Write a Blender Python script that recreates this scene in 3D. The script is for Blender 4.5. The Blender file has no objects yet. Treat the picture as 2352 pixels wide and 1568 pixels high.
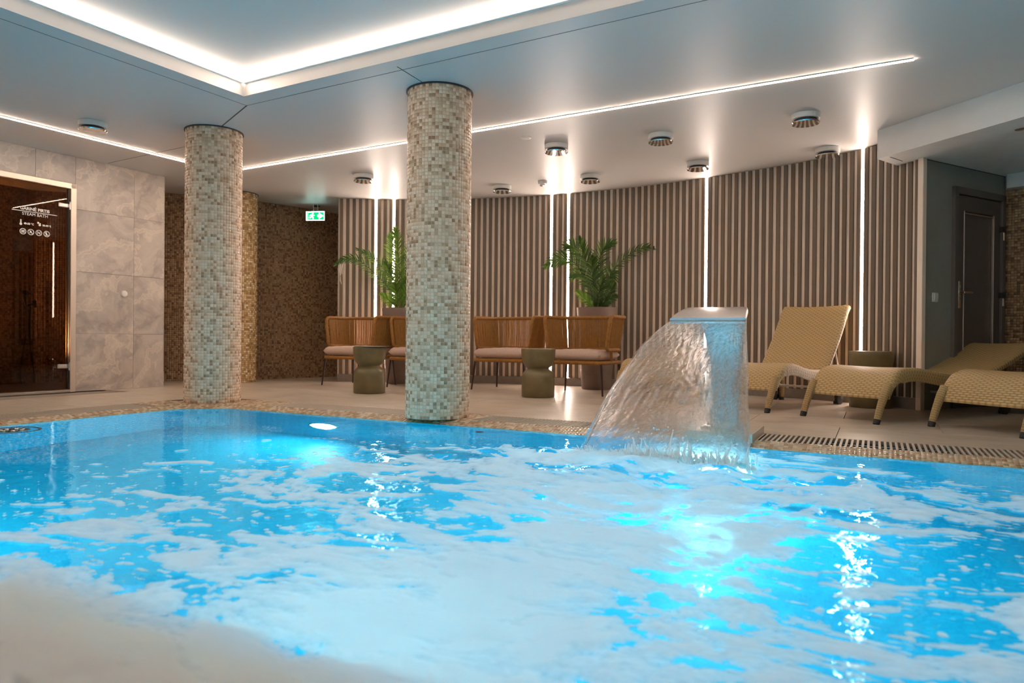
import bpy, bmesh, math, random
import numpy as np
from math import sin, cos, pi, radians, sqrt, atan2
from mathutils import Vector, Matrix
random.seed(7)
rng = np.random.default_rng(7)
S = bpy.context.scene
COL = S.collection

# ------------------------------------------------------------------ camera, world, exposure
CAMZ = 0.58
cam_data = bpy.data.cameras.new('camera')
cam_data.sensor_width = 36.0
cam_data.lens = 36.0 * 1620 / 2352
cam_data.clip_start = 0.05
cam = bpy.data.objects.new('camera', cam_data)
COL.objects.link(cam)
cam.matrix_world = (Matrix.Translation((0, 0, CAMZ)) @ Matrix.Rotation(radians(90 - 0.25), 4, 'X')
                    @ Matrix.Rotation(radians(0.5), 4, 'Z'))
S.camera = cam
cam_data.dof.use_dof = True
cam_data.dof.focus_distance = 5.0
cam_data.dof.aperture_fstop = 2.8

W = bpy.data.worlds.new('world')
S.world = W
W.use_nodes = True
W.node_tree.nodes['Background'].inputs[0].default_value = (0.02, 0.025, 0.03, 1)
W.node_tree.nodes['Background'].inputs[1].default_value = 0.3
S.view_settings.view_transform = 'Standard'
S.view_settings.look = 'None'
S.view_settings.gamma = 1.0
S.view_settings.use_curve_mapping = False
S.view_settings.exposure = 2.18
S.cycles.use_denoising = True
S.cycles.max_bounces = 12
S.cycles.transmission_bounces = 10
S.cycles.transparent_max_bounces = 16
S.cycles.sample_clamp_indirect = 4.0
S.cycles.caustics_refractive = True
S.cycles.caustics_reflective = True
S.cycles.blur_glossy = 0.3

LED_COL = (1.0, 0.77, 0.61)
LED_CEIL = 18.5
LED_COVE = 11.5
LED_WALL = 17.0
POOL_LAMP = 52.0
POOL_COL = (0.50, 0.92, 1.0)

# ------------------------------------------------------------------ tagging
def tag(o, label=None, cat=None, group=None, kind=None):
    if label: o['label'] = label
    if cat: o['category'] = cat
    if group: o['group'] = group
    if kind: o['kind'] = kind
    return o

def empty(name, loc=(0, 0, 0), rz=0.0):
    o = bpy.data.objects.new(name, None)
    o.empty_display_size = 0.1
    COL.objects.link(o)
    o.location = loc
    o.rotation_euler = (0, 0, rz)
    return o

def dup(root):
    kids = {}
    for o in bpy.data.objects:
        if o.parent: kids.setdefault(o.parent, []).append(o)
    def cp(o, parent):
        c = o.copy()
        COL.objects.link(c)
        c.parent = parent
        for ch in kids.get(o, []): cp(ch, c)
        return c
    return cp(root, None)

# ------------------------------------------------------------------ mesh builder
def frames(pts, closed=False):
    pts = [Vector(p) for p in pts]
    n = len(pts)
    tg = []
    for i in range(n):
        a = pts[(i - 1) % n] if (closed or i > 0) else pts[i]
        b = pts[(i + 1) % n] if (closed or i < n - 1) else pts[i]
        d = (b - a)
        tg.append(d.normalized() if d.length > 1e-9 else Vector((0, 0, 1)))
    up = Vector((0, 0, 1)) if abs(tg[0].z) < 0.9 else Vector((1, 0, 0))
    x = tg[0].cross(up).normalized()
    out = []
    for i in range(n):
        if i > 0:
            q = tg[i - 1].rotation_difference(tg[i])
            x = q @ x
            x = (x - tg[i] * x.dot(tg[i])).normalized()
        out.append((pts[i], x.copy(), tg[i].cross(x)))
    return out

class MB:
    def __init__(self):
        self.v = []; self.f = []; self.uv = []
    def add(self, vs, fs, uvs=None):
        k = len(self.v)
        self.v.extend([tuple(p) for p in vs])
        self.f.extend([tuple(i + k for i in f) for f in fs])
        self.uv.extend(uvs if uvs is not None else [(0.0, 0.0)] * len(vs))
        return self
    def box(self, c, s, R=None, b=0.0):
        hx, hy, hz = s[0] / 2, s[1] / 2, s[2] / 2
        vs = []; fs = []
        if b <= 0:
            vs = [(x * hx, y * hy, z * hz) for z in (-1, 1) for y in (-1, 1) for x in (-1, 1)]
            fs = [(0, 2, 3, 1), (4, 5, 7, 6), (0, 1, 5, 4), (2, 6, 7, 3), (0, 4, 6, 2), (1, 3, 7, 5)]
        else:
            b = min(b, hx * .9, hy * .9, hz * .9)
            idx = {}
            for sx in (-1, 1):
                for sy in (-1, 1):
                    for sz in (-1, 1):
                        for ax in range(3):
                            p = [sx * (hx - b), sy * (hy - b), sz * (hz - b)]
                            p[ax] = (sx * hx, sy * hy, sz * hz)[ax]
                            idx[(sx, sy, sz, ax)] = len(vs); vs.append(tuple(p))
            def q(*ks): fs.append(tuple(idx[k] for k in ks))
            for s1 in (-1, 1):
                q((s1, -1, -1, 0), (s1, 1, -1, 0), (s1, 1, 1, 0), (s1, -1, 1, 0))
                q((-1, s1, -1, 1), (1, s1, -1, 1), (1, s1, 1, 1), (-1, s1, 1, 1))
                q((-1, -1, s1, 2), (1, -1, s1, 2), (1, 1, s1, 2), (-1, 1, s1, 2))
                for s2 in (-1, 1):
                    q((s1, s2, -1, 0), (s1, s2, 1, 0), (s1, s2, 1, 1), (s1, s2, -1, 1))
                    q((s1, -1, s2, 0), (s1, 1, s2, 0), (s1, 1, s2, 2), (s1, -1, s2, 2))
                    q((-1, s1, s2, 1), (1, s1, s2, 1), (1, s1, s2, 2), (-1, s1, s2, 2))
                    for s3 in (-1, 1):
                        q((s1, s2, s3, 0), (s1, s2, s3, 1), (s1, s2, s3, 2))
        c = Vector(c)
        if R is not None:
            vs = [c + R @ Vector(p) for p in vs]
        else:
            vs = [c + Vector(p) for p in vs]
        return self.add(vs, fs)
    def loft(self, rings, cap=True, closed=False, uvs=None):
        n = len(rings[0]); m = len(rings)
        vs = [p for r in rings for p in r]
        fs = []
        for i in range(m if closed else m - 1):
            j = (i + 1) % m
            for k in range(n):
                l = (k + 1) % n
                fs.append((i * n + k, i * n + l, j * n + l, j * n + k))
        if cap and not closed:
            fs.append(tuple(range(n - 1, -1, -1)))
            fs.append(tuple((m - 1) * n + k for k in range(n)))
        return self.add(vs, fs, uvs)
    def tube(self, pts, r, n=8, closed=False, cap=True):
        rs = r if isinstance(r, (list, tuple)) else [r] * len(pts)
        rings = []; uvs = []; L = 0; prev = None
        for (p, x, y), rr in zip(frames(pts, closed), rs):
            if prev is not None: L += (p - prev).length
            prev = p
            rings.append([p + (x * cos(2 * pi * k / n) + y * sin(2 * pi * k / n)) * rr for k in range(n)])
            uvs += [(k / n, L) for k in range(n)]
        return self.loft(rings, cap, closed, uvs)
    def lathe(self, prof, n=32, c=(0, 0, 0), cap=True):
        c = Vector(c)
        rings = [[c + Vector((r * cos(2 * pi * k / n), r * sin(2 * pi * k / n), z)) for k in range(n)] for r, z in prof]
        return self.loft(rings, cap)
    def grid(self, P, uv=None):
        m = len(P); n = len(P[0])
        vs = [p for r in P for p in r]
        fs = [(i * n + j, i * n + j + 1, (i + 1) * n + j + 1, (i + 1) * n + j) for i in range(m - 1) for j in range(n - 1)]
        return self.add(vs, fs, [u for r in uv for u in r] if uv else None)
    def prism(self, poly, z0, z1):
        n = len(poly)
        vs = [(x, y, z0) for x, y in poly] + [(x, y, z1) for x, y in poly]
        fs = [tuple(range(n - 1, -1, -1)), tuple(range(n, 2 * n))]
        fs += [(i, (i + 1) % n, n + (i + 1) % n, n + i) for i in range(n)]
        return self.add(vs, fs)
    def build(self, name, mat, parent=None, ang=40, smooth=True):
        me = bpy.data.meshes.new(name)
        me.from_pydata(self.v, [], self.f)
        if any(u != (0.0, 0.0) for u in self.uv):
            l = me.uv_layers.new(name='UVMap')
            arr = np.array(self.uv, dtype=np.float32)
            vi = np.empty(len(me.loops), dtype=np.int32)
            me.loops.foreach_get('vertex_index', vi)
            l.data.foreach_set('uv', arr[vi].ravel())
        bm = bmesh.new(); bm.from_mesh(me)
        bmesh.ops.recalc_face_normals(bm, faces=bm.faces)
        bm.to_mesh(me); bm.free()
        if smooth:
            me.polygons.foreach_set('use_smooth', [True] * len(me.polygons))
            me.set_sharp_from_angle(angle=radians(ang))
        if mat: me.materials.append(mat)
        o = bpy.data.objects.new(name, me)
        COL.objects.link(o)
        if parent: o.parent = parent
        return o

def link_mesh(name, me, parent=None):
    o = bpy.data.objects.new(name, me)
    COL.objects.link(o)
    if parent: o.parent = parent
    return o

def np_mesh(name, V, F, mat, parent=None, smooth=False):
    me = bpy.data.meshes.new(name)
    V = np.asarray(V, dtype=np.float32); F = np.asarray(F, dtype=np.int32)
    me.vertices.add(len(V)); me.vertices.foreach_set('co', V.ravel())
    n = F.shape[1]
    me.loops.add(F.size); me.loops.foreach_set('vertex_index', F.ravel())
    me.polygons.add(len(F))
    me.polygons.foreach_set('loop_start', np.arange(0, F.size, n, dtype=np.int32))
    if smooth: me.polygons.foreach_set('use_smooth', np.ones(len(F), dtype=bool))
    me.update(calc_edges=True)
    if mat: me.materials.append(mat)
    return link_mesh(name, me, parent)

def tiles_mesh(name, C, T, B, N, s, h, mat, parent=None):
    """raised square mosaic stones: centres C, in-plane axes T, B, normals N"""
    C, T, B, N = [np.asarray(a, dtype=np.float64) for a in (C, T, B, N)]
    a = s / 2; b = s / 2 - 0.0012
    vs = []
    for (sx, sy) in ((-1, -1), (1, -1), (1, 1), (-1, 1)):
        vs.append(C + T * sx * a + B * sy * a)
    for (sx, sy) in ((-1, -1), (1, -1), (1, 1), (-1, 1)):
        vs.append(C + T * sx * b + B * sy * b + N * h)
    V = np.stack(vs, 1).reshape(-1, 3)
    base = np.arange(len(C))[:, None, None] * 8
    q = np.array([(4, 5, 6, 7), (0, 1, 5, 4), (1, 2, 6, 5), (2, 3, 7, 6), (3, 0, 4, 7)])[None]
    F = (base + q).reshape(-1, 4)
    o = np_mesh(name, V, F, mat, parent)
    o['kind'] = 'stuff'
    return o

# ------------------------------------------------------------------ materials
class NT:
    def __init__(self, name):
        self.m = bpy.data.materials.new(name)
        self.m.use_nodes = True
        self.t = self.m.node_tree
        self.t.nodes.clear()
        self.out = self.n('ShaderNodeOutputMaterial')
    def n(self, t, **kw):
        nd = self.t.nodes.new(t)
        for k, v in kw.items():
            if k.startswith('i_'):
                key = k[2:].replace('_', ' ')
                nd.inputs[key].default_value = v
            else: setattr(nd, k, v)
        return nd
    def l(self, a, b): self.t.links.new(a, b)
    def bsdf(self, col=(.8, .8, .8), rough=.5, metal=0.0, **kw):
        b = self.n('ShaderNodeBsdfPrincipled')
        b.inputs['Base Color'].default_value = (*col, 1)
        b.inputs['Roughness'].default_value = rough
        b.inputs['Metallic'].default_value = metal
        for k, v in kw.items(): b.inputs[k].default_value = v
        self.l(b.outputs[0], self.out.inputs[0])
        self.b = b
        return b
    def ramp(self, fac, stops, interp='LINEAR'):
        r = self.n('ShaderNodeValToRGB')
        r.color_ramp.interpolation = interp
        e = r.color_ramp.elements
        while len(e) < len(stops): e.new(0.5)
        for el, (p, c) in zip(e, stops):
            el.position = p
            el.color = (*c, 1) if len(c) == 3 else c
        self.l(fac, r.inputs[0])
        return r.outputs[0]
    def coord(self, kind='Object', scale=(1, 1, 1), rot=(0, 0, 0)):
        tc = self.n('ShaderNodeTexCoord')
        mp = self.n('ShaderNodeMapping')
        mp.inputs['Scale'].default_value = scale
        mp.inputs['Rotation'].default_value = rot
        self.l(tc.outputs[kind], mp.inputs[0])
        return mp.outputs[0]
    def noise(self, vec, scale, detail=4, rough=.5, dist=0.0):
        n = self.n('ShaderNodeTexNoise')
        n.inputs['Scale'].default_value = scale
        n.inputs['Detail'].default_value = detail
        n.inputs['Roughness'].default_value = rough
        n.inputs['Distortion'].default_value = dist
        if vec is not None: self.l(vec, n.inputs['Vector'])
        return n.outputs[0]
    def math(self, op, a, b=None, clamp=False):
        n = self.n('ShaderNodeMath', operation=op)
        n.use_clamp = clamp
        for i, x in enumerate((a, b)):
            if x is None: continue
            if isinstance(x, (int, float)): n.inputs[i].default_value = x
            else: self.l(x, n.inputs[i])
        return n.outputs[0]
    def mix(self, fac, a, b):
        n = self.n('ShaderNodeMix', data_type='RGBA')
        for i, x in ((0, fac), (6, a), (7, b)):
            if isinstance(x, (int, float)): n.inputs[i].default_value = x
            elif isinstance(x, tuple): n.inputs[i].default_value = (*x, 1)
            else: self.l(x, n.inputs[i])
        return n.outputs[2]
    def bump(self, h, strength=.3, dist=.01):
        n = self.n('ShaderNodeBump')
        n.inputs['Strength'].default_value = strength
        n.inputs['Distance'].default_value = dist
        self.l(h, n.inputs['Height'])
        return n.outputs[0]

def plain(name, col, rough=.5, metal=0.0, var=0.0, scale=20, bump=0.0, **kw):
    t = NT(name)
    b = t.bsdf(col, rough, metal, **kw)
    if var or bump:
        nz = t.noise(t.coord(), scale, 5)
        if var:
            c0 = tuple(max(0, c * (1 - var)) for c in col); c1 = tuple(min(1, c * (1 + var)) for c in col)
            t.l(t.ramp(nz, [(.3, c0), (.7, c1)]), b.inputs['Base Color'])
        if bump: t.l(t.bump(nz, bump, .01), b.inputs['Normal'])
    return t.m

def emit(name, col, strength):
    t = NT(name)
    e = t.n('ShaderNodeEmission')
    e.inputs[0].default_value = (*col, 1)
    e.inputs[1].default_value = strength
    t.l(e.outputs[0], t.out.inputs[0])
    return t.m

def mosaic_mat(name, stops, rough=.28, spec=.5):
    t = NT(name)
    b = t.bsdf((.5, .4, .3), rough)
    b.inputs['Specular IOR Level'].default_value = spec
    g = t.n('ShaderNodeNewGeometry')
    c = t.ramp(g.outputs['Random Per Island'], stops, 'LINEAR')
    nz = t.noise(t.coord(), 60, 4)
    c = t.mix(t.math('MULTIPLY', nz, .25), c, (.25, .18, .11))
    t.l(c, b.inputs['Base Color'])
    t.l(t.math('ADD', t.math('MULTIPLY', g.outputs['Random Per Island'], .2), rough - .1), b.inputs['Roughness'])
    return t.m

M = {}
M['led_ceiling'] = emit('warm_led_line', LED_COL, LED_CEIL)
M['led_cove'] = emit('warm_led_cove', LED_COL, LED_COVE)
M['led_wall'] = emit('warm_led_wall', (1.0, .80, .68), LED_WALL)
M['pool_lamp'] = emit('pool_lamp_light', POOL_COL, POOL_LAMP)
M['ceiling'] = plain('satin_white_ceiling', (.60, .575, .55), .42, **{'Specular IOR Level': .40})
M['cove_white'] = plain('cove_white', (.74, .72, .70), .5)
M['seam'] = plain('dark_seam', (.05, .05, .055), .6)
M['white_paint'] = plain('white_paint', (.70, .69, .67), .5, var=.03, scale=6)
M['beige_wall'] = plain('beige_wall', (.50, .44, .38), .7, var=.08, scale=3)
M['grey_green'] = plain('grey_green_paint', (.27, .27, .24), .75, var=.06, scale=4, bump=.03)
M['grout'] = plain('mosaic_grout', (.66, .50, .35), .8, var=.1, scale=30)
M['grout_dark'] = plain('brown_grout', (.14, .085, .045), .8, var=.1, scale=30)
M['mosaic_pillar'] = mosaic_mat('beige_mosaic', [(0, (.36, .19, .095)), (.08, (.47, .28, .155)), (.24, (.70, .46, .29)), (.6, (.85, .59, .40)), (1, (.90, .70, .52))])
M['mosaic_gold'] = mosaic_mat('gold_mosaic', [(0, (.26, .13, .035)), (.25, (.48, .28, .09)), (.6, (.68, .44, .18)), (.85, (.80, .60, .32)), (1, (.88, .76, .52))], .22, .7)
M['mosaic_brown'] = mosaic_mat('brown_mosaic', [(0, (.12, .058, .024)), (.3, (.25, .135, .058)), (.7, (.36, .21, .095)), (1, (.48, .32, .17))], .32, .5)
M['mosaic_coping'] = mosaic_mat('coping_mosaic', [(0, (.38, .23, .12)), (.25, (.52, .35, .20)), (.7, (.62, .45, .28)), (1, (.70, .55, .38))], .25)

t = NT('stone_floor_tile')
b = t.bsdf((.5, .42, .34), .34)
oi = t.n('ShaderNodeObjectInfo')
v = t.coord('Object')
off = t.n('ShaderNodeVectorMath', operation='ADD')
rnd = t.n('ShaderNodeCombineXYZ')
t.l(t.math('MULTIPLY', oi.outputs['Random'], 37.0), rnd.inputs[0]); t.l(t.math('MULTIPLY', oi.outputs['Random'], 91.0), rnd.inputs[1])
t.l(v, off.inputs[0]); t.l(rnd.outputs[0], off.inputs[1])
st = t.n('ShaderNodeMapping'); st.inputs['Scale'].default_value = (1.2, 4.0, 1)
t.l(off.outputs[0], st.inputs[0])
nz = t.noise(st.outputs[0], 2.2, 7, .6, 1.2)
c = t.ramp(nz, [(.25, (.36, .29, .22)), (.48, (.50, .42, .335)), (.7, (.60, .52, .42))])
t.l(t.mix(t.math('MULTIPLY', oi.outputs['Random'], .12), c, (.40, .33, .26)), b.inputs['Base Color'])
t.l(t.math('ADD', t.math('MULTIPLY', nz, .22), .22), b.inputs['Roughness'])
t.l(t.bump(nz, .05, .004), b.inputs['Normal'])
M['floor_tile'] = t.m
M['floor_grout'] = plain('floor_grout', (.26, .22, .18), .85, var=.1)

t = NT('stone_wall_tile')
b = t.bsdf((.5, .45, .38), .42)
oi = t.n('ShaderNodeObjectInfo')
off = t.n('ShaderNodeVectorMath', operation='ADD')
rnd = t.n('ShaderNodeCombineXYZ')
for i in range(3): t.l(t.math('MULTIPLY', oi.outputs['Random'], (31., 17., 53.)[i]), rnd.inputs[i])
t.l(t.coord('Object'), off.inputs[0]); t.l(rnd.outputs[0], off.inputs[1])
nz = t.noise(off.outputs[0], 2.0, 8, .58, 2.4)
wv = t.n('ShaderNodeTexWave', wave_type='BANDS', bands_direction='DIAGONAL')
for k, x in (('Scale', .9), ('Distortion', 9.0), ('Detail', 5.0), ('Detail Scale', 1.6), ('Detail Roughness', .62)): wv.inputs[k].default_value = x
t.l(off.outputs[0], wv.inputs[0])
c = t.ramp(nz, [(.3, (.33, .285, .255)), (.5, (.44, .385, .34)), (.68, (.54, .475, .41))])
vein = t.ramp(wv.outputs[0], [(.88, (0, 0, 0)), (.97, (.55, .55, .55)), (1, (.2, .2, .2))])
c = t.mix(vein, c, (.68, .59, .48))
dk = t.ramp(wv.outputs[0], [(0.0, (.35, .35, .35)), (.07, (0, 0, 0))])
c = t.mix(dk, c, (.25, .21, .19))
t.l(c, b.inputs['Base Color'])
M['wall_tile'] = t.m

t = NT('slat_veneer')
b = t.bsdf((.2, .14, .1), .55)
oi = t.n('ShaderNodeObjectInfo')
off = t.n('ShaderNodeVectorMath', operation='ADD')
rnd = t.n('ShaderNodeCombineXYZ')
t.l(t.math('MULTIPLY', oi.outputs['Random'], 77.0), rnd.inputs[0])
t.l(t.coord('Object', (40, 40, 3.0)), off.inputs[0]); t.l(rnd.outputs[0], off.inputs[1])
nz = t.noise(off.outputs[0], 1.5, 5, .6, .4)
big = t.noise(t.coord('Object', (1, 1, 1.1)), 1.4, 2)
base = t.ramp(oi.outputs['Random'], [(0, (.170, .118, .074)), (.4, (.150, .112, .080)), (.7, (.175, .132, .098)), (1, (.205, .148, .092))])
c = t.mix(t.math('MULTIPLY', nz, .55), base, (.085, .058, .038))
t.l(c, b.inputs['Base Color'])
t.l(t.bump(nz, .12, .004), b.inputs['Normal'])
M['slat'] = t.m
M['backing'] = plain('pale_backing_panel', (.84, .71, .585), .6, var=.04, scale=5)
M['baseboard'] = plain('grey_baseboard', (.22, .19, .165), .6, var=.08)
M['chrome'] = plain('chrome', (.82, .80, .78), .08, 1.0)
M['steel'] = plain('brushed_steel', (.62, .60, .58), .26, 1.0, var=.06, scale=60)
M['alu'] = plain('satin_aluminium', (.66, .58, .50), .38, 1.0)
M['black'] = plain('matt_black', (.012, .012, .014), .5)
M['dark_bronze'] = plain('dark_bronze', (.05, .032, .025), .42, .6)
M['leg_steel'] = plain('dark_brown_powder_steel', (.045, .022, .018), .45, .3)
M['white_plastic'] = plain('white_plastic', (.72, .70, .66), .35)
M['grate'] = plain('beige_grate_plastic', (.46, .39, .31), .45, var=.06, scale=12)
M['channel'] = plain('dark_channel', (.018, .014, .011), .7)
M['door_leaf'] = plain('grey_brown_door', (.115, .094, .085), .5, var=.06, scale=6)
M['door_frame'] = plain('grey_door_frame', (.13, .11, .10), .5)
M['olive'] = plain('olive_glaze', (.150, .118, .052), .38, var=.16, scale=9, bump=.05)
M['pot'] = plain('taupe_planter', (.21, .145, .115), .55, var=.13, scale=7, bump=.05)
M['soil'] = plain('soil', (.03, .022, .015), .9, var=.4, scale=50, bump=.5)
M['cushion'] = plain('pink_beige_fabric', (.50, .36, .29), .85, var=.05, scale=60, bump=.12)
M['stem'] = plain('palm_stem', (.16, .17, .035), .5, var=.2)
M['pale_leaf'] = plain('pale_leaflet', (.58, .50, .43), .6)

def leaf_mat(name, a, b_, c_):
    t = NT(name)
    g = t.n('ShaderNodeNewGeometry')
    col = t.ramp(g.outputs['Random Per Island'], [(0, a), (.6, b_), (1, c_)])
    p = t.n('ShaderNodeBsdfPrincipled'); p.inputs['Roughness'].default_value = .42
    t.l(col, p.inputs['Base Color'])
    tr = t.n('ShaderNodeBsdfTranslucent'); t.l(col, tr.inputs[0])
    mx = t.n('ShaderNodeMixShader'); mx.inputs[0].default_value = .3
    t.l(p.outputs[0], mx.inputs[1]); t.l(tr.outputs[0], mx.inputs[2]); t.l(mx.outputs[0], t.out.inputs[0])
    return t.m
M['leaf'] = leaf_mat('palm_leaf', (.018, .05, .008), (.05, .11, .014), (.12, .20, .025))
M['leaf_bright'] = leaf_mat('bright_palm_leaf', (.04, .10, .01), (.11, .21, .02), (.22, .33, .04))

t = NT('mustard_rope')
b = t.bsdf((.27, .115, .018), .75)
tc = t.n('ShaderNodeTexCoord')
sep = t.n('ShaderNodeSeparateXYZ'); t.l(tc.outputs['UV'], sep.inputs[0])
h = t.math('SINE', t.math('ADD', t.math('MULTIPLY', sep.outputs[1], 2 * pi / .009), t.math('MULTIPLY', sep.outputs[0], 2 * pi)))
nz = t.noise(t.coord(), 40, 3)
c = t.ramp(nz, [(.3, (.25, .10, .014)), (.7, (.36, .165, .03))])
t.l(c, b.inputs['Base Color'])
t.l(t.bump(h, .5, .0025), b.inputs['Normal'])
M['rope'] = t.m
M['cord'] = plain('mustard_cord', (.30, .135, .024), .75, var=.15, scale=30)

t = NT('woven_rattan')
b = t.bsdf((.5, .36, .18), .5)
tc = t.n('ShaderNodeTexCoord')
sep = t.n('ShaderNodeSeparateXYZ'); t.l(tc.outputs['UV'], sep.inputs[0])
vv = t.math('DIVIDE', sep.outputs[1], .0165)
row = t.math('FLOOR', vv)
par = t.math('MULTIPLY', t.math('MODULO', row, 2.0), .5)
uu = t.math('ADD', t.math('DIVIDE', sep.outputs[0], .046), par)
hu = t.math('ABSOLUTE', t.math('SINE', t.math('MULTIPLY', uu, pi)))
hv = t.math('POWER', t.math('ABSOLUTE', t.math('SINE', t.math('MULTIPLY', vv, pi))), .5)
h = t.math('MULTIPLY', t.math('ADD', t.math('MULTIPLY', hu, .75), .25), hv)
nz = t.noise(t.coord('Object'), 55, 3)
c = t.ramp(h, [(.05, (.17, .10, .045)), (.4, (.45, .29, .11)), (.85, (.60, .42, .19))])
c = t.mix(t.math('MULTIPLY', nz, .35), c, (.40, .27, .12))
t.l(c, b.inputs['Base Color'])
t.l(t.bump(h, .8, .006), b.inputs['Normal'])
M['rattan'] = t.m

t = NT('blue_pool_tile')
b = t.bsdf((.02, .3, .7), .3)
br = t.n('ShaderNodeTexBrick'); br.offset = 0.0
for k, x in (('Scale', 1.0), ('Mortar Size', .0016), ('Brick Width', .025), ('Row Height', .025)): br.inputs[k].default_value = x
br.inputs['Color1'].default_value = (.004, .31, .51, 1); br.inputs['Color2'].default_value = (.010, .43, .61, 1)
br.inputs['Mortar'].default_value = (.05, .44, .58, 1)
t.l(t.coord('UV'), br.inputs[0])
t.l(br.outputs[0], b.inputs['Base Color'])
M['pool_tile'] = t.m

t = NT('pool_water')
g = t.n('ShaderNodeBsdfGlass'); g.inputs['IOR'].default_value = 1.333; g.inputs['Roughness'].default_value = .0
g.inputs['Color'].default_value = (.50, .95, 1.0, 1)
v = t.coord('Object', (1.0, 1.0, 1.0))
n1 = t.noise(v, 5.0, 3, .5, .6)
n2 = t.noise(v, 22.0, 3, .5, .3)
at = t.n('ShaderNodeAttribute', attribute_name='chop')
hh = t.math('ADD', n1, t.math('MULTIPLY', n2, .22))
bm_ = t.n('ShaderNodeBump'); bm_.inputs['Distance'].default_value = .02
t.l(hh, bm_.inputs['Height']); t.l(at.outputs['Fac'], bm_.inputs['Strength'])
t.l(bm_.outputs[0], g.inputs['Normal'])
t.l(g.outputs[0], t.out.inputs[0])
M['water'] = t.m

t = NT('foam')
p = t.n('ShaderNodeBsdfPrincipled'); p.inputs['Roughness'].default_value = .6; p.inputs['Base Color'].default_value = (.86, .86, .86, 1)
p.inputs['Specular IOR Level'].default_value = .3
tr = t.n('ShaderNodeBsdfTranslucent'); tr.inputs[0].default_value = (.86, .90, .92, 1)
mx = t.n('ShaderNodeMixShader'); mx.inputs[0].default_value = .28
t.l(p.outputs[0], mx.inputs[1]); t.l(tr.outputs[0], mx.inputs[2])
tp = t.n('ShaderNodeBsdfTransparent')
at = t.n('ShaderNodeAttribute', attribute_name='foam')
v = t.coord('Object')
n3 = t.noise(v, 60.0, 5, .65)
n4 = t.noise(v, 14.0, 4, .6, .5)
a = t.math('ADD', at.outputs['Fac'], t.math('MULTIPLY', t.math('SUBTRACT', n3, .5), .30))
al = t.ramp(a, [(.0, (0, 0, 0)), (.06, (.62, .62, .62)), (.35, (.80, .80, .80)), (.9, (.94, .94, .94))])
mo = t.n('ShaderNodeMixShader')
t.l(al, mo.inputs[0]); t.l(tp.outputs[0], mo.inputs[1]); t.l(mx.outputs[0], mo.inputs[2])
t.l(t.bump(t.math('ADD', t.math('MULTIPLY', n3, .4), n4), .35, .012), p.inputs['Normal'])
t.l(mo.outputs[0], t.out.inputs[0])
M['foam'] = t.m

t = NT('falling_water')
g = t.n('ShaderNodeBsdfGlass'); g.inputs['IOR'].default_value = 1.18; g.inputs['Roughness'].default_value = .03
g.inputs['Color'].default_value = (.98, .99, 1, 1)
tc = t.n('ShaderNodeTexCoord')
mp = t.n('ShaderNodeMapping'); mp.inputs['Scale'].default_value = (13, 12, 1); t.l(tc.outputs['UV'], mp.inputs[0])
n1 = t.noise(mp.outputs[0], 1.0, 5, .6, .8)
mp2 = t.n('ShaderNodeMapping'); mp2.inputs['Scale'].default_value = (30, 34, 1); t.l(tc.outputs['UV'], mp2.inputs[0])
n2 = t.noise(mp2.outputs[0], 1.0, 4, .6, .5)
t.l(t.bump(t.math('ADD', n1, t.math('MULTIPLY', n2, .8)), .55, .02), g.inputs['Normal'])
tl = t.n('ShaderNodeBsdfTranslucent'); tl.inputs[0].default_value = (.95, .95, .95, 1)
df = t.n('ShaderNodeBsdfDiffuse'); df.inputs[0].default_value = (.9, .9, .9, 1)
m1 = t.n('ShaderNodeMixShader'); m1.inputs[0].default_value = .5
t.l(tl.outputs[0], m1.inputs[1]); t.l(df.outputs[0], m1.inputs[2])
m2 = t.n('ShaderNodeMixShader')
t.l(t.ramp(t.math('MULTIPLY', n1, n2), [(.22, (.02, .02, .02)), (.45, (.17, .17, .17))]), m2.inputs[0])
t.l(g.outputs[0], m2.inputs[1]); t.l(m1.outputs[0], m2.inputs[2])
tpp = t.n('ShaderNodeBsdfTransparent')
m3 = t.n('ShaderNodeMixShader'); m3.inputs[0].default_value = .42
t.l(m2.outputs[0], m3.inputs[1]); t.l(tpp.outputs[0], m3.inputs[2])
t.l(m3.outputs[0], t.out.inputs[0])
M['curtain'] = t.m

t = NT('smoked_glass')
g = t.n('ShaderNodeBsdfGlossy'); g.inputs['Roughness'].default_value = .0; g.inputs[0].default_value = (1, 1, 1, 1)
tp = t.n('ShaderNodeBsdfTransparent'); tp.inputs[0].default_value = (.48, .35, .25, 1)
fr = t.n('ShaderNodeFresnel'); fr.inputs[0].default_value = 1.30
mx = t.n('ShaderNodeMixShader')
t.l(fr.outputs[0], mx.inputs[0]); t.l(tp.outputs[0], mx.inputs[1]); t.l(g.outputs[0], mx.inputs[2])
t.l(mx.outputs[0], t.out.inputs[0])
M['smoked_glass'] = t.m
M['print_white'] = plain('white_door_print', (.80, .77, .72), .6)
t = NT('brown_mosaic_wall')
b = t.bsdf((.3, .18, .1), .35)
br = t.n('ShaderNodeTexBrick'); br.offset = 0.0
for k, x in (('Scale', 1.0), ('Mortar Size', .0018), ('Brick Width', .025), ('Row Height', .025), ('Bias', -.1)): br.inputs[k].default_value = x
br.inputs['Color1'].default_value = (.10, .055, .025, 1); br.inputs['Color2'].default_value = (.40, .25, .12, 1)
br.inputs['Mortar'].default_value = (.12, .08, .05, 1)
t.l(t.coord('UV'), br.inputs[0]); t.l(br.outputs[0], b.inputs['Base Color'])
M['steam_mosaic'] = t.m

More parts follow.
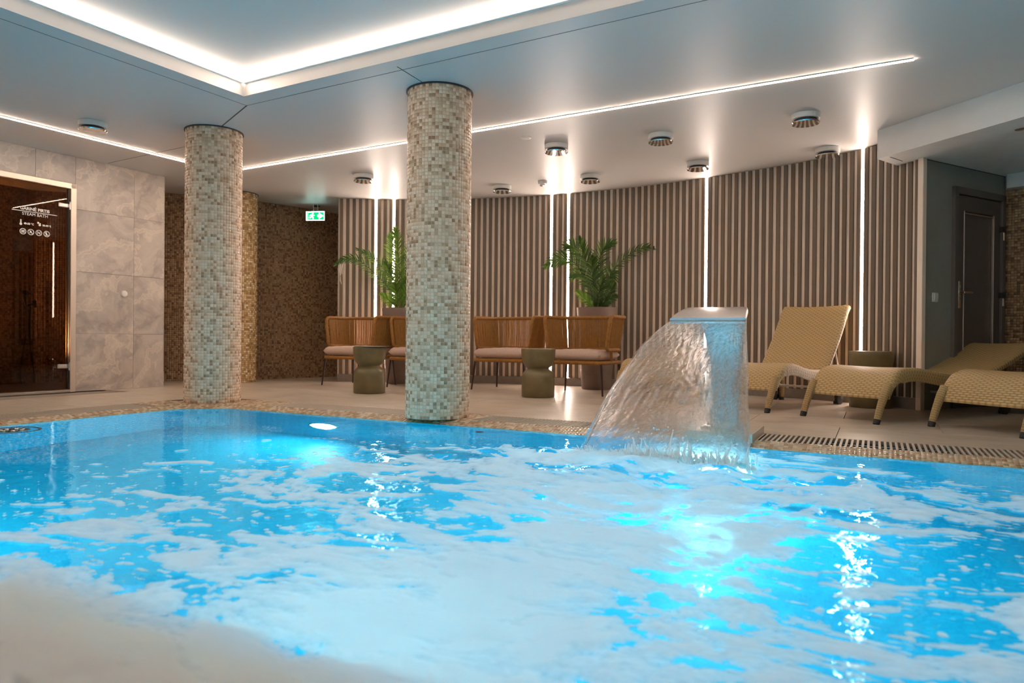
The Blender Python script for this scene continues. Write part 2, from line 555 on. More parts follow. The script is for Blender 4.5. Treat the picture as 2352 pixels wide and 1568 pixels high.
# ------------------------------------------------------------------ frame of the room
Z3 = Vector((0, 0, 1))
ANG = atan2(.4586, .8886)
e2 = np.array((.8886, -.4586)); n2v = np.array((.4586, .8886))
E0 = np.array((.15, 4.63))
def P(u, v, z=0.0):
    """pool frame: u along the far pool edge (to the right), v away from the pool"""
    q = E0 + u * e2 + v * n2v
    return Vector((q[0], q[1], z))
RP = Matrix.Rotation(-ANG, 3, 'Z')                     # local x -> u, local y -> v
CEIL = 2.38
WATER = -0.03
def level(px, py, z):
    """point of the horizontal plane z that lies on a line of sight of the photograph"""
    yy = py - 0.0087 * (px - 1176)
    D = 1620 * (CAMZ - z) / (yy - 777)
    return Vector(((px - 1176) / 1620 * D, D, z))
ca = np.array((.868, -.4965)); cb = np.array((-.4965, -.868))
Q0 = np.array((-2.03, 5.306))
def CQ(s, t, z=CEIL):
    q = Q0 + s * ca + t * cb
    return Vector((q[0], q[1], z))
RC = Matrix.Rotation(atan2(ca[1], ca[0]), 3, 'Z')      # local x -> ca, local y -> -cb

# ------------------------------------------------------------------ ceiling
ceil = empty('ceiling'); tag(ceil, 'satin white stretch ceiling with recessed light cove', 'ceiling', kind='structure')
S1, T1 = 6.6, 4.2
def cbox(mb, s0, s1, t0, t1, z0, z1):
    c = CQ((s0 + s1) / 2, (t0 + t1) / 2, (z0 + z1) / 2)
    mb.box(c, (abs(s1 - s0), abs(t1 - t0), z1 - z0), RC)
m = MB()
cbox(m, -7, 13, -9, 0, CEIL, CEIL + .13)
cbox(m, -7, 13, T1, 11, CEIL, CEIL + .13)
cbox(m, -7, 0, 0, T1, CEIL, CEIL + .13)
cbox(m, S1, 13, 0, T1, CEIL, CEIL + .13)
m.build('ceiling_panel', M['ceiling'], ceil, smooth=False)
m = MB(); cbox(m, -.3, S1 + .3, -.3, T1 + .3, CEIL + .13, CEIL + .17)
m.build('cove_panel', M['ceiling'], ceil, smooth=False)
def seam(a, b, w=.006):
    a = Vector(a); b = Vector(b); d = b - a
    m = MB(); m.box((a + b) / 2 + Vector((0, 0, .0005)), (d.length, w, .003), Matrix.Rotation(atan2(d.y, d.x), 3, 'Z'))
    m.build('seam', M['seam'], ceil, smooth=False)
g_ = .155
seam(CQ(-g_, -g_), CQ(S1 + g_, -g_), .004); seam(CQ(-g_, -g_), CQ(-g_, T1 + g_), .004)
PIL = [(-2.65, 6.25), (-.546, 5.2), (-3.49, 8.95)]
seam(CQ(-g_, -g_), (PIL[0][0], PIL[0][1], CEIL), .010)
seam(level(907, 154, CEIL), (PIL[1][0], PIL[1][1], CEIL), .007)
seam(level(246, 375, CEIL), level(470, 327, CEIL), .006)

# cove light: LED profile along the top edge of the recess
cove = empty('cove_light', CQ(0, 0, CEIL + .1)); tag(cove, 'bright warm light strip running around the recessed ceiling cove', 'light strip')
def led_bar(a, b, w, h, mat, name, parent, loc):
    a = Vector(a); b = Vector(b); d = b - a
    m = MB(); m.box((a + b) / 2 - Vector(loc), (d.length, w, h), Matrix.Rotation(atan2(d.y, d.x), 3, 'Z'))
    return m.build(name, mat, parent, smooth=False)
zc = CEIL + .113
L0 = cove.location
for a, b in ((CQ(.012, .012, zc), CQ(S1, .012, zc)), (CQ(.012, .02, zc), CQ(.012, T1, zc)),
             (CQ(S1 - .012, .02, zc), CQ(S1 - .012, T1, zc)), (CQ(.02, T1 - .012, zc), CQ(S1 - .02, T1 - .012, zc))):
    led_bar(a, b, .018, .028, M['led_cove'], 'light_strip', cove, L0)
    led_bar(a - Vector((0, 0, .019)), b - Vector((0, 0, .019)), .022, .008, M['cove_white'], 'carrier_profile', cove, L0)

# two light lines set into the ceiling
def ceiling_line(a, b, label):
    o = empty('linear_light', ((a + b) / 2).to_tuple())
    tag(o, label, 'light strip', 'linear ceiling lights')
    led_bar(a - Vector((0, 0, .004)), b - Vector((0, 0, .004)), .022, .008, M['led_ceiling'], 'diffuser', o, o.location)
    d = (b - a).normalized(); nrm = Vector((-d.y, d.x, 0))
    for s in (-1, 1):
        led_bar(a + nrm * .014 * s - Vector((0, 0, .002)), b + nrm * .014 * s - Vector((0, 0, .002)), .005, .006, M['cove_white'], 'profile', o, o.location)
Lc = level(516, 394, CEIL); Lr = level(2092, 136, CEIL)
Ll = Lc + (level(0, 267, CEIL) - Lc).normalized() * 8.3
ceiling_line(Lc, Lr, 'long warm light line in the ceiling running right past both pillars to its end')
ceiling_line(Lc - (Lr - Lc).normalized() * 0 + (Ll - Lc).normalized() * .03, Ll, 'warm light line in the ceiling along the stone tiled wall with the glass door')

Lb = Ll + (Lr - Lc).normalized() * .06  # third line, added out of view to brighten the pillars and foam
ceiling_line(Lb, Lb + (Lr - Lc) * .55, 'added fill light line in the ceiling behind the viewer, out of view')
# ------------------------------------------------------------------ slatted back wall
AC = np.array((-1.564, 3.580)); AR = 5.633
def arc(deg, r, z=0.0):
    a = radians(deg)
    r = r + .075 * math.exp(-((deg - 54.5) / 7.5) ** 2) - .06 * math.exp(-((deg - 66) / 4.0) ** 2)
    return Vector((AC[0] + r * sin(a), AC[1] + r * cos(a), z))
wall_b = empty('wall_back'); tag(wall_b, 'curved wall of brown vertical wooden slats over pale backing', 'wall', kind='structure')
A0, A1 = -7.2, 64.3
LEDS = [-2.25, .12, 21.35, 23.6, 41.2, 58.1]
knots = [A0] + LEDS + [A1]
gaps = []
for k in range(len(knots) - 1):
    n = max(1, round((knots[k + 1] - knots[k]) / .785))
    for i in range(n): gaps.append(knots[k] + (knots[k + 1] - knots[k]) * i / n)
gaps.append(A1)
m = MB()
N = 90
inner = [arc(A0 + (A1 - A0) * i / N, AR + .001) for i in range(N + 1)]
outer = [arc(A0 + (A1 - A0) * i / N, AR + .06) for i in range(N + 1)]
m.loft([[p, q, q + Vector((0, 0, CEIL)), p + Vector((0, 0, CEIL))] for p, q in zip(inner, outer)])
m.build('backing', M['backing'], wall_b, smooth=False)
m = MB(); m.box((0, 0, 0), (.040, .018, CEIL - .105), None, .002)
slat0 = m.build('slat', M['slat'], wall_b, smooth=False)
first = True
for k in range(len(gaps) - 1):
    a = (gaps[k] + gaps[k + 1]) / 2
    o = slat0 if first else link_mesh('slat', slat0.data, wall_b)
    first = False
    o.location = arc(a, AR - .009 + random.uniform(-.001, .001), .1 + (CEIL - .105) / 2)
    o.rotation_euler = (0, 0, -radians(a))
m = MB()
m.loft([[arc(a, AR - .030, 0), arc(a, AR, 0), arc(a, AR, .095), arc(a, AR - .030, .095)] for a in np.linspace(A0, A1, 80)])
m.build('baseboard', M['baseboard'], wall_b, smooth=False)
# pale end post of the slat wall
pe = arc(A1, AR)
m = MB(); m.box((0, 0, CEIL / 2), (.05, .05, CEIL), None, .004)
o = m.build('end_post', M['backing'], wall_b, smooth=False); o.location = arc(A1 + .1, AR - .012); o.rotation_euler = (0, 0, -radians(A1))
pL = arc(A0, AR)
LAB = ['leftmost glowing vertical light strip in the slat wall, behind the left palm',
       'glowing vertical light strip shining through the fronds of the left palm beside the pillar',
       'glowing vertical light strip left of the pair behind the right palm',
       'glowing vertical light strip directly behind the fronds of the right palm reaching the floor',
       'glowing vertical light strip ending behind the steel waterfall spout',
       'glowing vertical light strip behind the raised sun lounger and the olive table']
for a, lab in zip(LEDS, LAB):
    c = arc(a, AR - .010)
    o = empty('wall_light_strip', c); o.rotation_euler = (0, 0, -radians(a))
    tag(o, lab, 'light strip', 'vertical light strips in the slat wall')
    m = MB(); m.box((0, 0, (CEIL + .1) / 2), (.026, .014, CEIL - .11), None, .003)
    m.build('diffuser', M['led_wall'], o, smooth=False)
    for s in (-1, 1):
        m = MB(); m.box((s * .0155, .004, (CEIL + .1) / 2), (.004, .018, CEIL - .11))
        m.build('profile', M['alu'], o, smooth=False)

# ------------------------------------------------------------------ brown mosaic wall behind the left pillars
def poly_mosaic(name, pts, z0, z1, mat, grout, label, thick=.08, s=.0225, pitch=.025):
    root = empty(name); tag(root, label, 'wall', kind='structure')
    pts = [Vector((x, y, 0)) for x, y in pts]
    m = MB(); prev = None
    ring = []
    for i, p in enumerate(pts):
        a = pts[max(0, i - 1)]; b = pts[min(len(pts) - 1, i + 1)]
        d = (b - a).normalized(); nr = Vector((-d.y, d.x, 0))
        ring.append([p + Z3 * z0, p + nr * thick + Z3 * z0, p + nr * thick + Z3 * z1, p + Z3 * z1])
    m.loft(ring); m.build('grout_bed', grout, root, smooth=False)
    C = []; T = []; Nn = []
    rows = int((z1 - z0) / pitch)
    carry = 0
    for a, b in zip(pts[:-1], pts[1:]):
        d = b - a; L = d.length; d.normalize(); nr = Vector((d.y, -d.x, 0))
        n = int(L / pitch)
        for i in range(n):
            c = a + d * (L / n) * (i + .5)
            for r in range(rows):
                C.append((c.x, c.y, z0 + (r + .5) * pitch)); T.append(d[:]); Nn.append(nr[:])
    C = np.array(C); B = np.tile((0, 0, 1.), (len(C), 1))
    C += rng.normal(0, .0004, C.shape)
    tiles_mesh('mosaic_stones', C, np.array(T), B, np.array(Nn), s, .0018, mat, root)
    return root
# spline through the wall's plan points
def spline(pts, n):
    pts = [Vector(p) for p in pts]; out = []
    ext = [pts[0] * 2 - pts[1]] + pts + [pts[-1] * 2 - pts[-2]]
    for i in range(1, len(ext) - 2):
        p0, p1, p2, p3 = ext[i - 1:i + 3]
        for k in range(n):
            u = k / n
            out.append(.5 * ((2 * p1) + (p2 - p0) * u + (2 * p0 - 5 * p1 + 4 * p2 - p3) * u * u + (3 * p1 - p0 - 3 * p2 + p3) * u ** 3))
    out.append(pts[-1])
    return out
mw = spline([(-6.0, 8.35, 0), (-5.2, 8.62, 0), (-4.35, 8.95, 0), (-3.4, 9.45, 0), (-2.55, 10.35, 0), (-1.9, 11.2, 0)], 5)
poly_mosaic('wall_back_left', [(p.x, p.y) for p in mw], 0, CEIL, M['mosaic_brown'], M['grout_dark'], 'curved brown mosaic wall behind the two left pillars')
m = MB()  # return of the slat wall towards the mosaic wall
m.prism([(pL.x, pL.y), (pL.x + .05, pL.y + .01), (pL.x + .25, pL.y + 1.75), (pL.x + .2, pL.y + 1.75)], 0, CEIL)
o = m.build('wall_back_return', M['beige_wall'], smooth=False); tag(o, 'narrow return closing the left end of the slat wall', 'wall', kind='structure')

# ------------------------------------------------------------------ pillars
def pillar(loc, r, mat, grout, label, apron=True):
    root = empty('mosaic_pillar', (loc[0], loc[1], 0)); tag(root, label, 'pillar', 'mosaic pillars', 'thing')
    m = MB(); m.lathe([(r, -.0), (r, CEIL)], 64); m.build('core', grout, root)
    n = int(round(2 * pi * r / .025)); rows = int(CEIL / .025)
    a = (np.arange(n) + .5) * 2 * pi / n; z = (np.arange(rows) + .5) * .025
    A, Zz = np.meshgrid(a, z); A = A.ravel(); Zz = Zz.ravel()
    Nn = np.stack([np.cos(A), np.sin(A), 0 * A], 1); C = Nn * r; C[:, 2] = Zz
    T = np.stack([-np.sin(A), np.cos(A), 0 * A], 1); B = np.tile((0, 0, 1.), (len(A), 1))
    tiles_mesh('mosaic_stones', C, T, B, Nn, .0222, .002, mat, root)
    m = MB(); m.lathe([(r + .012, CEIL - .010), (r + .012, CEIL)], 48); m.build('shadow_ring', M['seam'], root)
    return root
pillar(PIL[0], .233, M['mosaic_pillar'], M['grout'], 'beige mosaic pillar standing at the far corner of the pool')
pillar(PIL[1], .233, M['mosaic_pillar'], M['grout'], 'large pale beige mosaic pillar at the pool edge in front of the rope chairs')
pillar(PIL[2], .235, M['mosaic_gold'], M['grout_dark'], 'golden brown mosaic pillar further back, half hidden by another pillar')

# ------------------------------------------------------------------ stone tiled wall with the glass steam bath door
wd = Vector((-.5, -.866, 0)); wn = Vector((.866, -.5, 0)); W0 = Vector((-3.955, 8.0, 0))
RW = Matrix((wd, wn, Z3)).transposed()                # local x along the wall to the camera, y into the room
wall_l = empty('wall_left'); tag(wall_l, 'wall of large veined stone tiles around the glass steam bath door', 'wall', kind='structure')
DT0, DT1, DTOP = .97, 1.86, 2.10                       # opening with frame
def wbox(mb, t0, t1, z0, z1, y0, y1, b=0):
    c = W0 + wd * ((t0 + t1) / 2) + wn * ((y0 + y1) / 2) + Z3 * ((z0 + z1) / 2)
    mb.box(c, (t1 - t0, y1 - y0, z1 - z0), RW, b)
m = MB()
wbox(m, 0, DT0, 0, CEIL, -.16, -.008); wbox(m, DT0, DT1, DTOP, CEIL, -.16, -.008); wbox(m, DT1, 6, 0, CEIL, -.16, -.008)
m.build('wall_core', M['floor_grout'], wall_l, smooth=False)
rows = [(0, .59), (.59, 1.222), (1.222, 1.854), (1.854, CEIL)]
cols = [(0, .353), (.353, DT0)]
def walltile(t0, t1, z0, z1):
    g = .0012
    m = MB(); m.box((0, 0, 0), (t1 - t0 - 2 * g, .010, z1 - z0 - 2 * g), None, .001)
    o = m.build('tile', M['wall_tile'], wall_l, smooth=False)
    o.matrix_local = Matrix.Translation(W0 + wd * ((t0 + t1) / 2) + wn * (-.004 + random.uniform(-.0004, .0004)) + Z3 * ((z0 + z1) / 2)) @ RW.to_4x4()
for t0, t1 in cols:
    for z0, z1 in rows: walltile(t0, t1, z0, z1)
for t0, t1 in ((DT0, 1.345), (1.345, DT1)): walltile(t0, t1, DTOP, CEIL)
for k in range(4):
    for z0, z1 in rows: walltile(DT1 + .617 * k, DT1 + .617 * (k + 1), z0, z1)
m = MB(); wbox(m, -.004, 0.0, 0, CEIL, -.16, .002); m.build('corner_trim', M['alu'], wall_l, smooth=False)
m = MB(); m.box(W0 + wd * 0 - wn * 1.2 + Z3 * CEIL / 2 + wd * .08, (.15, 2.2, CEIL), RW)
o = m.build('wall_left_return', M['beige_wall'], smooth=False); tag(o, 'return wall behind the stone tiled corner', 'wall', kind='structure')

door2 = empty('door_2', W0 + wd * ((DT0 + DT1) / 2)); door2.rotation_euler = (0, 0, atan2(wd.y, wd.x))
tag(door2, 'smoked brown glass steam bath door with white lettering in aluminium frame', 'door', kind='structure')
# local: x = -(distance) along wd, y = -wn?  wd x axis -> y axis = (-wd.y, wd.x) = (.866,-.5) = wn
hw = (DT1 - DT0) / 2
m = MB()
for s in (-1, 1): m.box((s * (hw - .0275), -.02, DTOP / 2), (.055, .09, DTOP), None, .003)
m.box((0, -.02, DTOP - .0275), (2 * hw, .09, .055), None, .003)
m.build('door_frame', M['alu'], door2, smooth=False)
m = MB(); m.box((0, -.02, .012), (2 * hw - .1, .09, .024), None, .003); m.build('threshold', M['steel'], door2, smooth=False)
glass = MB(); glass.box((0, -.02, 1.045), (2 * hw - .12, .008, 2.03)); gl = glass.build('glass_pane', M['smoked_glass'], door2, smooth=False)
m = MB(); m.box((-hw + .064, -.02, 1.045), (.008, .02, 2.03)); m.build('seal', M['black'], door2, smooth=False)
for z in (1.875, .26):
    m = MB(); m.box((-hw + .105, -.008, z), (.11, .016, .045), None, .007); m.box((-hw + .055, -.006, z), (.02, .05, .085), None, .004)
    m.build('hinge', M['steel'], door2, smooth=False)
m = MB(); m.tube([(.303, -.016, 1.085), (.303, .03, 1.085), (.303, .034, 1.085), (.303, .07, 1.085), (.303, .074, 1.085)], [.012, .012, .026, .028, .022], 20); m.build('knob', M['alu'], door2)

def text_obj(body, size, name, mat, parent, loc, rot, align='CENTER', ext=.0006, offset=0.0):
    cu = bpy.data.curves.new(name, 'FONT')
    cu.body = body; cu.size = size; cu.align_x = align; cu.extrude = ext; cu.offset = offset
    o = bpy.data.objects.new(name, cu); COL.objects.link(o)
    dg = bpy.context.evaluated_depsgraph_get()
    me = bpy.data.meshes.new_from_object(o.evaluated_get(dg))
    bpy.data.objects.remove(o)
    o = link_mesh(name, me, parent); me.materials.clear(); me.materials.append(mat)
    o.location = loc; o.rotation_euler = rot
    return o
# the door local x runs towards the camera = to the left in the photograph, so lettering is turned by 180 deg about z
def on_door(px, py):
    yy = py - .0087 * (px - 1176)
    k = (px - 1176) / 1620
    # intersect with the glass plane
    p0 = W0 - wn * .013
    t_ = (p0.x - k * p0.y) / (k * wd.y - wd.x)
    q = p0 + wd * t_
    return -(hw + DT0 - t_), CAMZ + (777 - yy) / 1620 * q.y
FR = (pi / 2, 0, pi)
yl = -.0145
def dtext(s, px, py, size, off=0.0):
    x, z = on_door(px, py)
    return text_obj(s, size, 'lettering', M['print_white'], gl, (x, yl, z), FR, offset=off)
dtext('GARINĖ PIRTIS', 79, 485, .040, .0012)
dtext('STEAM BATH', 79.5, 497, .040)
dtext('40-50 °C', 65, 516, .024, .001)
dtext('90-99 %', 106, 521, .024, .001)
xa, za = on_door(25.5, 480.5); xb, zb = on_door(130, 495.5)
m = MB(); m.box(((xa + xb) / 2, yl, (za + zb) / 2), (abs(xa - xb), .001, .006)); m.build('lettering', M['print_white'], gl, smooth=False)
x, z = on_door(46.5, 510)
m = MB(); m.box((x, yl, z + .008), (.012, .001, .04), None, .0002); m.tube([(x, yl - .0005, z - .016), (x, yl + .0005, z - .016)], .012, 14); m.build('lettering', M['print_white'], gl, smooth=False)
x, z = on_door(88, 515)
m = MB()
for dx, dz, r in ((.006, .012, .010), (-.008, -.008, .011), (-.012, .006, .006)):
    m.tube([(x + dx, yl - .0005, z + dz), (x + dx, yl + .0005, z + dz)], r, 12)
m.build('lettering', M['print_white'], gl, smooth=False)
for i, (px, py) in enumerate(((51.5, 531), (69.7, 533), (88, 535), (106, 537.5))):
    x, z = on_door(px, py)
    ring = [(x + .028 * cos(2 * pi * k / 28), yl, z + .028 * sin(2 * pi * k / 28)) for k in range(28)]
    m = MB()
    for k in range(28):
        a0, a1 = 2 * pi * k / 28, 2 * pi * (k + 1) / 28
        m.add([(x + r * cos(a), yl, z + r * sin(a)) for r, a in ((.029, a0), (.029, a1), (.023, a1), (.023, a0))], [(0, 1, 2, 3)])
    def disc(cx, cz, r, n=14): m.add([(cx + r * cos(2 * pi * k / n), yl, cz + r * sin(2 * pi * k / n)) for k in range(n)], [tuple(range(n))])
    def bar(x0, z0, x1, z1, w):
        d = Vector((x1 - x0, 0, z1 - z0)); nn = Vector((-d.z, 0, d.x)).normalized() * w / 2
        a = Vector((x0, yl, z0)); b_ = Vector((x1, yl, z1))
        m.add([a + nn, b_ + nn, b_ - nn, a - nn], [(0, 1, 2, 3)])
    if i == 0:
        for dz in (.009, 0, -.009): bar(x - .015, z + dz, x + .015, z + dz, .006)
    elif i == 1:
        bar(x - .010, z - .012, x + .004, z + .014, .009); bar(x + .010, z - .012, x + .002, z + .010, .009); bar(x + .017, z + .017, x - .017, z - .017, .005)
    elif i == 2:
        bar(x - .010, z - .013, x - .010, z + .013, .006); bar(x + .010, z - .013, x + .010, z + .013, .006); bar(x + .013, z + .015, x - .013, z - .015, .006)
    else:
        disc(x + .006, z + .008, .009); bar(x + .006, z + .004, x - .004, z - .012, .012); bar(x - .016, z - .010, x + .012, z - .014, .006)
    m.build('lettering', M['print_white'], gl, smooth=False)

# steam bath interior
steam = empty('wall_steam_room'); tag(steam, 'brown mosaic walls of the steam bath seen through the glass door', 'wall', kind='structure')
def quad_uv(name, a, b, z0, z1, mat, parent):
    a = Vector(a); b = Vector(b); L = (b - a).length
    m = MB(); m.grid([[a + Z3 * z0, b + Z3 * z0], [a + Z3 * z1, b + Z3 * z1]], [[(0.001, z0), (L, z0)], [(0.001, z1), (L, z1)]])
    return m.build(name, mat, parent, smooth=False)
def SW(t, y): return W0 + wd * t + wn * y
quad_uv('panel', SW(.04, -1.75), SW(3.2, -1.75), 0, 2.3, M['steam_mosaic'], steam)
quad_uv('panel', SW(.05, -.16), SW(.05, -1.75), 0, 2.3, M['steam_mosaic'], steam)
quad_uv('panel', SW(3.2, -.16), SW(3.2, -1.75), 0, 2.3, M['steam_mosaic'], steam)
m = MB(); m.grid([[SW(.04, -.16) + Z3 * .004, SW(3.2, -.16) + Z3 * .004], [SW(.04, -1.75) + Z3 * .004, SW(3.2, -1.75) + Z3 * .004]], [[(0.001, 0), (3.16, 0)], [(0.001, 1.6), (3.16, 1.6)]]); m.build('panel', M['steam_mosaic'], steam, smooth=False)
m = MB(); m.grid([[SW(.04, -.16) + Z3 * 2.3, SW(3.2, -.16) + Z3 * 2.3], [SW(.04, -1.75) + Z3 * 2.3, SW(3.2, -1.75) + Z3 * 2.3]]); m.build('panel', M['beige_wall'], steam, smooth=False)
# warm bench light low in the steam room
bench = empty('steam_bench', SW(1.85, -1.48)); bench.rotation_euler = (0, 0, atan2(wd.y, wd.x))
tag(bench, 'mosaic bench with warm light strip along its back inside the steam bath', 'bench')
m = MB(); m.box((0, 0, .23), (1.2, .5, .44), None, .01); m.build('seat', M['mosaic_brown'], bench, smooth=False)
m = MB(); m.box((.0, -.20, .475), (1.1, .03, .03)); m.build('wall_light', emit('steam_light', (1, .72, .46), 64.0), bench, smooth=False)

def on_steam(px, py, depth):
    yy = py - .0087 * (px - 1176); k = (px - 1176) / 1620
    p0 = W0 - wn * depth
    t_ = (p0.x - k * p0.y) / (k * wd.y - wd.x)
    q = p0 + wd * t_
    return Vector((q.x, q.y, CAMZ + (777 - yy) / 1620 * q.y))
dp = 1.66
sh = empty('hand_shower', on_steam(68, 700, dp)); tag(sh, 'dark hand shower with looping hose behind the smoked glass door', 'shower')
o0 = sh.location
def SP(px, py, d=dp): return on_steam(px, py, d) - o0
m = MB(); m.tube([SP(60, 705), SP(56, 690), SP(53, 675)], [.012, .014, .02], 10); m.tube([SP(53, 680), SP(57, 672, dp - .05)], [.02, .035], 14); m.build('shower_head', M['black'], sh)
m = MB(); m.tube([SP(60, 702), SP(70, 700), SP(80, 698)], .013, 8); m.tube([SP(78, 690), SP(79, 706)], .022, 10); m.build('holder', M['black'], sh)
hose = spline([SP(60, 706), SP(61, 760), SP(52, 810), (SP(46, 850)), SP(50, 880), SP(68, 893), SP(78, 885), SP(77, 850), SP(70, 800), SP(67, 740), SP(70, 704)], 6)
m = MB(); m.tube(hose, .009, 8); m.build('hose', M['dark_bronze'], sh)
hk = (133 - 1176) / 1620
hp0 = SW(.07, 0); ht = (hp0.x - hk * hp0.y) / (hk * -wn.y + wn.x); hq = hp0 - wn * ht
hp = empty('mixer_plate', (hq.x, hq.y, CAMZ + (777 - 838 - 9) / 1620 * hq.y)); tag(hp, 'half round metal mixer plate on steam bath wall behind the glass', 'mixer')
hp.rotation_euler = (0, 0, atan2(-wn.y, -wn.x))
m = MB()
rr = .14
pp = [(0.0 + 0, 0, rr * 1.0)] + [(rr * 1.1 * sin(pi * k / 16), 0, rr * cos(pi * k / 16)) for k in range(1, 16)] + [(0, 0, -rr)]
m.loft([[(x, -.006, z) for x, y, z in pp], [(x, .006, z) for x, y, z in pp]]); m.build('plate', M['alu'], hp, smooth=False)
m = MB(); m.tube([(.06, -.03, 0), (.06, .03, 0)], [.016, .016], 12); m.build('control', M['steel'], hp)

# round white button on the stone wall
k = (284 - 1176) / 1620
t_ = (W0.x - k * W0.y) / (k * wd.y - wd.x); q = W0 + wd * t_
bt = empty('wall_button', (q.x, q.y, CAMZ + (777 - 675 - 7.8) / 1620 * q.y)); bt.rotation_euler = (0, 0, atan2(wd.y, wd.x))
tag(bt, 'small round white button fixed on the grey stone wall tile', 'button')
m = MB(); m.tube([(0, .001, 0), (0, .012, 0), (0, .018, 0), (0, .022, 0)], [.034, .034, .03, .018], 24); m.build('cap', M['white_plastic'], bt)
m = MB(); m.tube([(0, 0, 0), (0, .004, 0)], .038, 24); m.build('rim', M['alu'], bt)

# ------------------------------------------------------------------ right side: soffit, grey wall, door, mosaic wall
G0 = Vector((3.46, 5.98, 0)); gd = Vector((1.15, .64, 0)).normalized(); gn = Vector((gd.y, -gd.x, 0))
SOF = 2.137
m = MB()
sa = Vector((3.1, 6.02, 0)); sdv = Vector((.42, -1.18, 0)).normalized()
sb = sa + sdv * 5.5
m.prism([(sa.x, sa.y), (sb.x, sb.y), (9, sb.y), (9, 8.2), (3.5, 8.2), (3.46, 6.3)], SOF, CEIL - .001)
o = m.build('ceiling_soffit', M['white_paint'], smooth=False); tag(o, 'lowered white ceiling soffit above the loungers and grey door', 'ceiling', kind='structure')
seam(level(2068, 370, SOF) + Vector((0, 0, -.002)), level(2040, 361, SOF) + Vector((0, 0, -.002)), .003)
def gbox(mb, t0, t1, z0, z1, y0, y1, b=0):
    mb.box(G0 + gd * ((t0 + t1) / 2) + gn * ((y0 + y1) / 2) + Z3 * ((z0 + z1) / 2), (t1 - t0, y1 - y0, z1 - z0), Rg, b)
Rg = Matrix((gd, gn, Z3)).transposed()
wall_r = empty('wall_right'); tag(wall_r, 'dim grey green painted wall with the grey door', 'wall', kind='structure')
GD0, GD1, GDT = .45, 1.285, 1.95
GE = 1.325
m = MB(); gbox(m, .012, GD0, 0, SOF, -.02, 0); gbox(m, GD1, GE, 0, SOF, -.12, 0); gbox(m, GD0, GD1, GDT, SOF, -.12, 0); gbox(m, .2, GD0, 0, SOF, -.12, -.02)
m.build('plaster', M['grey_green'], wall_r, smooth=False)
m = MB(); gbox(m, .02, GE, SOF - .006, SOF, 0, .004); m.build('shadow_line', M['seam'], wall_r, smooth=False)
door1 = empty('door_1', G0 + gd * ((GD0 + GD1) / 2)); door1.rotation_euler = (0, 0, atan2(gd.y, gd.x))
tag(door1, 'grey brown panel door with lever handle and black hinges', 'door', kind='structure')
# local y axis of this empty points away from the room; use negative y for the room side
dw = (GD1 - GD0) / 2
m = MB()
for s in (-1, 1): m.box((s * (dw - .03), .02, GDT / 2), (.06, .10, GDT), None, .004)
m.box((0, .02, GDT - .03), (2 * dw, .10, .06), None, .004); m.build('door_frame', M['door_frame'], door1, smooth=False)
lf = MB(); lf.box((0, .03, (GDT - .06) / 2), (2 * dw - .12, .045, GDT - .07), None, .003); lf.build('door_leaf', M['door_leaf'], door1, smooth=False)
m = MB()
lw = dw - .06
m.box((-lw + .055, .0, GDT / 2 - .03), (.11, .02, GDT - .075), None, .004); m.box((lw - .055, .0, GDT / 2 - .03), (.11, .02, GDT - .075), None, .004)
m.box((0, .0, GDT - .06 - .075), (2 * lw - .2, .02, .14), None, .004); m.box((0, .0, .07), (2 * lw - .2, .02, .13), None, .004)
m.build('stile_frame', M['door_leaf'], door1, smooth=False)
m = MB()
for s in (-1, 1): m.box((s * (lw - .116), -.004, GDT / 2 - .03), (.012, .022, GDT - .34), None, .004)
m.box((0, -.004, GDT - .22), (2 * lw - .24, .022, .012), None, .004); m.build('bead', M['alu'], door1, smooth=False)
m = MB(); m.box((-lw + .04, -.016, 1.0), (.035, .012, .24), None, .005); m.tube([(-lw + .04, -.02, 1.02), (-lw + .04, -.06, 1.02)], .010, 12)
m.tube([(-lw + .04, -.06, 1.02), (-lw + .10, -.062, 1.02), (-lw + .165, -.058, 1.02)], [.011, .010, .009], 12); m.build('handle', M['chrome'], door1)
for z in (1.63, 1.02):
    m = MB(); m.box((lw + .0, -.018, z), (.05, .035, .05), None, .006); m.box((lw + .034, -.022, z), (.022, .03, .065), None, .004); m.build('hinge', M['black'], door1, smooth=False)
    m = MB(); m.tube([(lw + .018, -.03, z - .10), (lw + .018, -.03, z - .03)], .009, 10); m.build('hinge_pin', M['alu'], door1)
sw = empty('light_switch', G0 + gd * .2 + Z3 * .965); sw.rotation_euler = (0, 0, atan2(gd.y, gd.x))
tag(sw, 'white rocker light switch on the grey green wall', 'switch')
m = MB(); m.box((0, -.005, 0), (.08, .010, .08), None, .003); m.build('plate', M['white_plastic'], sw, smooth=False)
m = MB(); m.box((0, -.014, 0), (.055, .010, .066), Matrix.Rotation(.08, 3, 'X'), .002); m.build('rocker', M['white_plastic'], sw, smooth=False)
gE = G0 + gd * GE
pd = Vector((.62, -.785, 0))
poly_mosaic('wall_right_mosaic', [(gE.x, gE.y), (gE.x + pd.x * 2.6, gE.y + pd.y * 2.6)], 0, SOF, M['mosaic_brown'], M['grout_dark'], 'dark brown mosaic wall right of the grey door')
m = MB()
w2 = gE + pd * 2.6
nr = Vector((-pd.y, pd.x, 0)) * -1
m.prism([(gE.x, gE.y), (w2.x, w2.y), (w2.x + nr.x * .1, w2.y + nr.y * .1), (gE.x + nr.x * .1 + pd.x * .04, gE.y + nr.y * .1 + pd.y * .04)], SOF - .13, SOF)
o = m.build('trim_1', M['white_paint'], smooth=False); tag(o, 'white beam under the soffit above the dark mosaic wall', 'beam', kind='structure')

